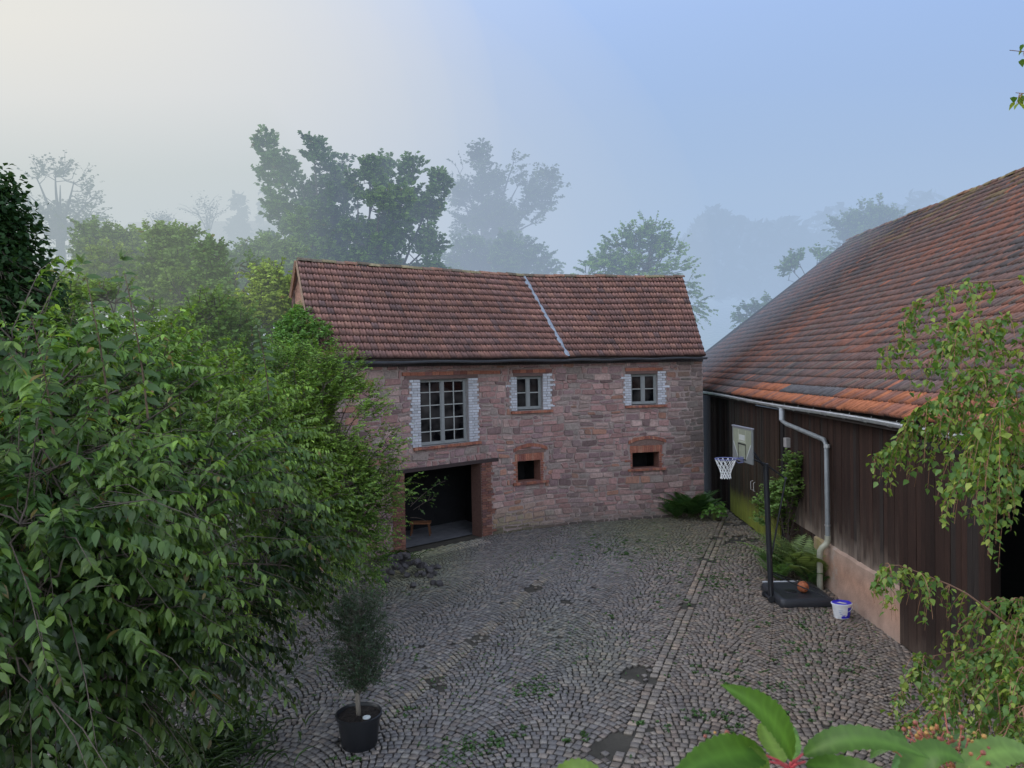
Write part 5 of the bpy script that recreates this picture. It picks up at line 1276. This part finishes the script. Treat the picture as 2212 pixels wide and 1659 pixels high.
# ------------------------------------------------------------------ creeper on the sill, close to the window
def creeper():
    root = empty('creeper_vine', at(1705, 1720, .72), 'close creeper vine with large toothed leaves and red stems at the bottom edge', 'vine')
    def leaf(base, ctrl, tip, w, Yb, Yc, Yt, c, n=30, tilt=(0, -.3, 1), cup=.25, name='leaf'):
        b, k, t = at(*base, Yb), at(*ctrl, Yc), at(*tip, Yt); w = w*.84; ax = bez(b, k, t, n+1); V = []; C = []
        for i in range(n+1):
            q = i/n; tg = nrm(ax[min(n, i+1)]-ax[max(0, i-1)]); nn_ = nrm(np.asarray(tilt, float)); sd = nrm(np.cross(tg, nn_)); up = np.cross(sd, tg)
            wd = w*(math.sin(PI*q**.72)**.8 if 0 < q < 1 else 0)
            tooth = 1+(.10 if i % 2 else -.05)
            for u in (-1, -.5, 0, .5, 1):
                V.append(ax[i]+sd*u*wd*(tooth if abs(u) == 1 else 1)+up*(cup*wd*(u*u) - (.05*wd if abs(u) == .5 else 0) + .03*w*math.sin(i*2.2)*abs(u)))
                vein = 1.35 if u == 0 else (1.0+.16*(1 if (i+int(abs(u)*4)) % 5 == 0 else -.3))
                C.append(np.asarray(c)*vein*rng.uniform(.93, 1.07))
        F = [[i*5+j, i*5+j+1, (i+1)*5+j+1, (i+1)*5+j] for i in range(n) for j in range(4)]
        mesh(name, V, F, M_LEAFNEAR, root, col=C, smooth=True)
    g = (.062, .135, .020); gl = (.13, .21, .034)
    leaf((1712, 1640), (1690, 1540), (1556, 1479), .021, .72, .70, .66, g, tilt=(.55, -.75, .5))
    leaf((1655, 1632), (1560, 1608), (1440, 1690), .020, .72, .66, .58, g, tilt=(.05, -.75, .8))
    leaf((1662, 1645), (1560, 1650), (1470, 1720), .020, .71, .68, .62, gl, tilt=(0, -.8, .6))
    leaf((1690, 1650), (1655, 1590), (1645, 1562), .017, .74, .78, .80, gl, tilt=(.1, -1, .15))
    leaf((1715, 1640), (1712, 1600), (1716, 1570), .012, .74, .80, .82, (.10, .20, .05), tilt=(-.3, -1, .1))
    leaf((1735, 1632), (1850, 1560), (2010, 1640), .0165, .72, .70, .66, g, tilt=(0, -.55, .9))
    leaf((1740, 1650), (1870, 1660), (1990, 1720), .014, .71, .66, .60, g, tilt=(0, -.8, .7))
    leaf((1180, 1725), (1250, 1620), (1330, 1715), .014, .66, .64, .64, gl, tilt=(0, -.8, .8))
    leaf((1950, 1690), (2010, 1590), (2085, 1650), .018, .74, .74, .72, g, tilt=(0, -.6, .8))
    leaf((2070, 1690), (2150, 1580), (2260, 1650), .020, .80, .80, .80, (.13, .22, .05), tilt=(0, -.6, .8))
    leaf((1960, 1600), (1910, 1585), (1880, 1640), .012, .80, .80, .80, g, tilt=(0, -.6, .8))
    leaf((2050, 1610), (2085, 1588), (2120, 1630), .010, .86, .86, .86, (.09, .17, .06), tilt=(0, -.8, .8))
    leaf((1990, 1640), (1960, 1615), (1925, 1665), .012, .86, .86, .84, (.08, .18, .05), tilt=(0, -.6, .8))
    st = MB(); red = (.42, .065, .075)
    hubp = at(1706, 1662, .72)
    for q, Yq in (((1712, 1640), .72), ((1655, 1632), .72), ((1662, 1645), .71), ((1690, 1650), .74), ((1735, 1628), .72), ((1740, 1645), .71)): st.tube([hubp, (hubp+at(*q, Yq))/2+[0, 0, .002], at(*q, Yq)], [.0022, .0014, .0010], 6, red)
    st.tube([hubp, at(1690, 1760, .74)], [.0030, .0028], 8, red); st.build('stem', M_PAINT, root, smooth=True)
    r = np.random.default_rng(4)
    for (x, y, Y, sx, sy, n) in ((2020, 1592, .85, .034, .010, 46), (2062, 1630, .82, .034, .022, 70), (1985, 1610, .9, .012, .012, 20), (1580, 1604, .8, .018, .008, 26), (1632, 1648, .78, .010, .012, 20), (2000, 1650, .8, .02, .012, 30)):
        mb = MB(); c = at(x, y, Y)
        for i in range(n):
            p = c+np.array([r.normal(0, sx*.55), r.normal(0, sx*.5), r.normal(0, sy*.7)]); rr = r.uniform(.0015, .0032); col = [(.30, .12, .05), (.36, .20, .06), (.22, .07, .05), (.16, .20, .05)][r.choice(4)]
            mb.lathe(p[0], p[1], [(0, p[2]-rr), (rr*.8, p[2]-rr*.5), (rr, p[2]), (rr*.8, p[2]+rr*.6), (0, p[2]+rr)], 6, col); 
            if i % 3 == 0: mb.tube([c+[0, 0, -sy*1.5], p], .0007, 4, (.30, .08, .06))
        mb.build('flower_cluster', M_PAINT, root, smooth=True)
creeper()

# ------------------------------------------------------------------ mist
def fogbox(x0, x1, y0, y1, z0, z1, d, col):
    mb = MB(); mb.box((x0, y0, z0), (x1, y1, z1)); o = mb.build('mist', fogmat('mist', d, col)); tag(o, kind='structure'); return o
def fogball(c, r, d, col, yaw=0):
    bm = bmesh.new(); bmesh.ops.create_uvsphere(bm, u_segments=48, v_segments=32, radius=1)
    me = bpy.data.meshes.new('mist'); bm.to_mesh(me); bm.free()
    o = link('mist', me, fogmat('mist', d, col)); o.location = c; o.scale = r; o.rotation_euler = (0, 0, math.radians(yaw)); tag(o, kind='structure'); return o
fogbox(-900, 900, 28.5, 1400, -40, 105, .0130, (.075, .113, .192))
fogbox(-120, 70, 28.6, 62, -5, 19, .022, (.116, .142, .170))
fogbox(-90, -6.7, 20.5, 28.45, -1, 13, .030, (.110, .132, .116))
def mistbank(c, r, d, col, n=6):
    for k in range(n):          # nested, so that the bank thins out gently towards its rim
        q = .45+.85*k/(n-1)
        fogball(c, tuple(x*q for x in r), d/n, col)
CREAM = (.312, .276, .190)  # sun glow at the left, put into the mist's emission colour
mistbank((-68, 84, 30), (52, 46, 40), .050, CREAM, 10)
mistbank((-40, 76, 12), (46, 40, 30), .026, (.240, .222, .176), 8)
mistbank((-90, 130, 25), (90, 70, 55), .010, (.225, .215, .190), 9)
mistbank((40, 125, -2), (95, 70, 40), .012, (.130, .172, .205))
mistbank((14, 70, 2), (30, 28, 20), .008, (.105, .138, .16), 4)

# ------------------------------------------------------------------ light
w = bpy.data.worlds.new('World'); S.world = w; w.use_nodes = True
nt = w.node_tree; bg = nt.nodes['Background']
sky = nt.nodes.new('ShaderNodeTexSky'); sky.sky_type = 'NISHITA'; sky.sun_disc = False
SEL, SAZ = math.radians(30), math.radians(-62)
sky.sun_elevation = SEL; sky.sun_rotation = SAZ; sky.air_density = 1.0; sky.dust_density = 2.0; sky.ozone_density = 2.0
hsn = nt.nodes.new('ShaderNodeHueSaturation'); hsn.inputs['Saturation'].default_value = .45
nt.links.new(sky.outputs[0], hsn.inputs['Color']); nt.links.new(hsn.outputs[0], bg.inputs[0]); bg.inputs[1].default_value = .15
sd = Vector((math.sin(SAZ)*math.cos(SEL), math.cos(SAZ)*math.cos(SEL), math.sin(SEL)))
ld = bpy.data.lights.new('sun', 'SUN'); ld.energy = 2.2; ld.angle = math.radians(12); ld.color = (1.0, .88, .70)
lo = bpy.data.objects.new('sun', ld); COL.objects.link(lo); lo.rotation_euler = sd.to_track_quat('Z', 'Y').to_euler(); lo.location = (-40, 20, 30)

cd = bpy.data.cameras.new('camera'); co = bpy.data.objects.new('camera', cd); COL.objects.link(co); S.camera = co
from mathutils import Matrix
Mx = Matrix.Identity(4)
for i in range(3):
    Mx[i][0] = _r[i]; Mx[i][1] = _u[i]; Mx[i][2] = -_f[i]; Mx[i][3] = CAM[i]
co.matrix_world = Mx
cd.sensor_width = 36; cd.lens = FPX/2212*36; cd.clip_start = .05; cd.clip_end = 5000
cd.dof.use_dof = True; cd.dof.focus_distance = 15; cd.dof.aperture_fstop = 14.0
S.view_settings.view_transform = 'Standard'; S.view_settings.look = 'None'; S.view_settings.exposure = 0; S.view_settings.gamma = 1
S.cycles.use_denoising = True
S.cycles.max_bounces = 7; S.cycles.diffuse_bounces = 3; S.cycles.glossy_bounces = 2; S.cycles.transmission_bounces = 4; S.cycles.volume_bounces = 0; S.cycles.transparent_max_bounces = 6
S.cycles.sample_clamp_indirect = 6
S.cycles.film_exposure = 4.0
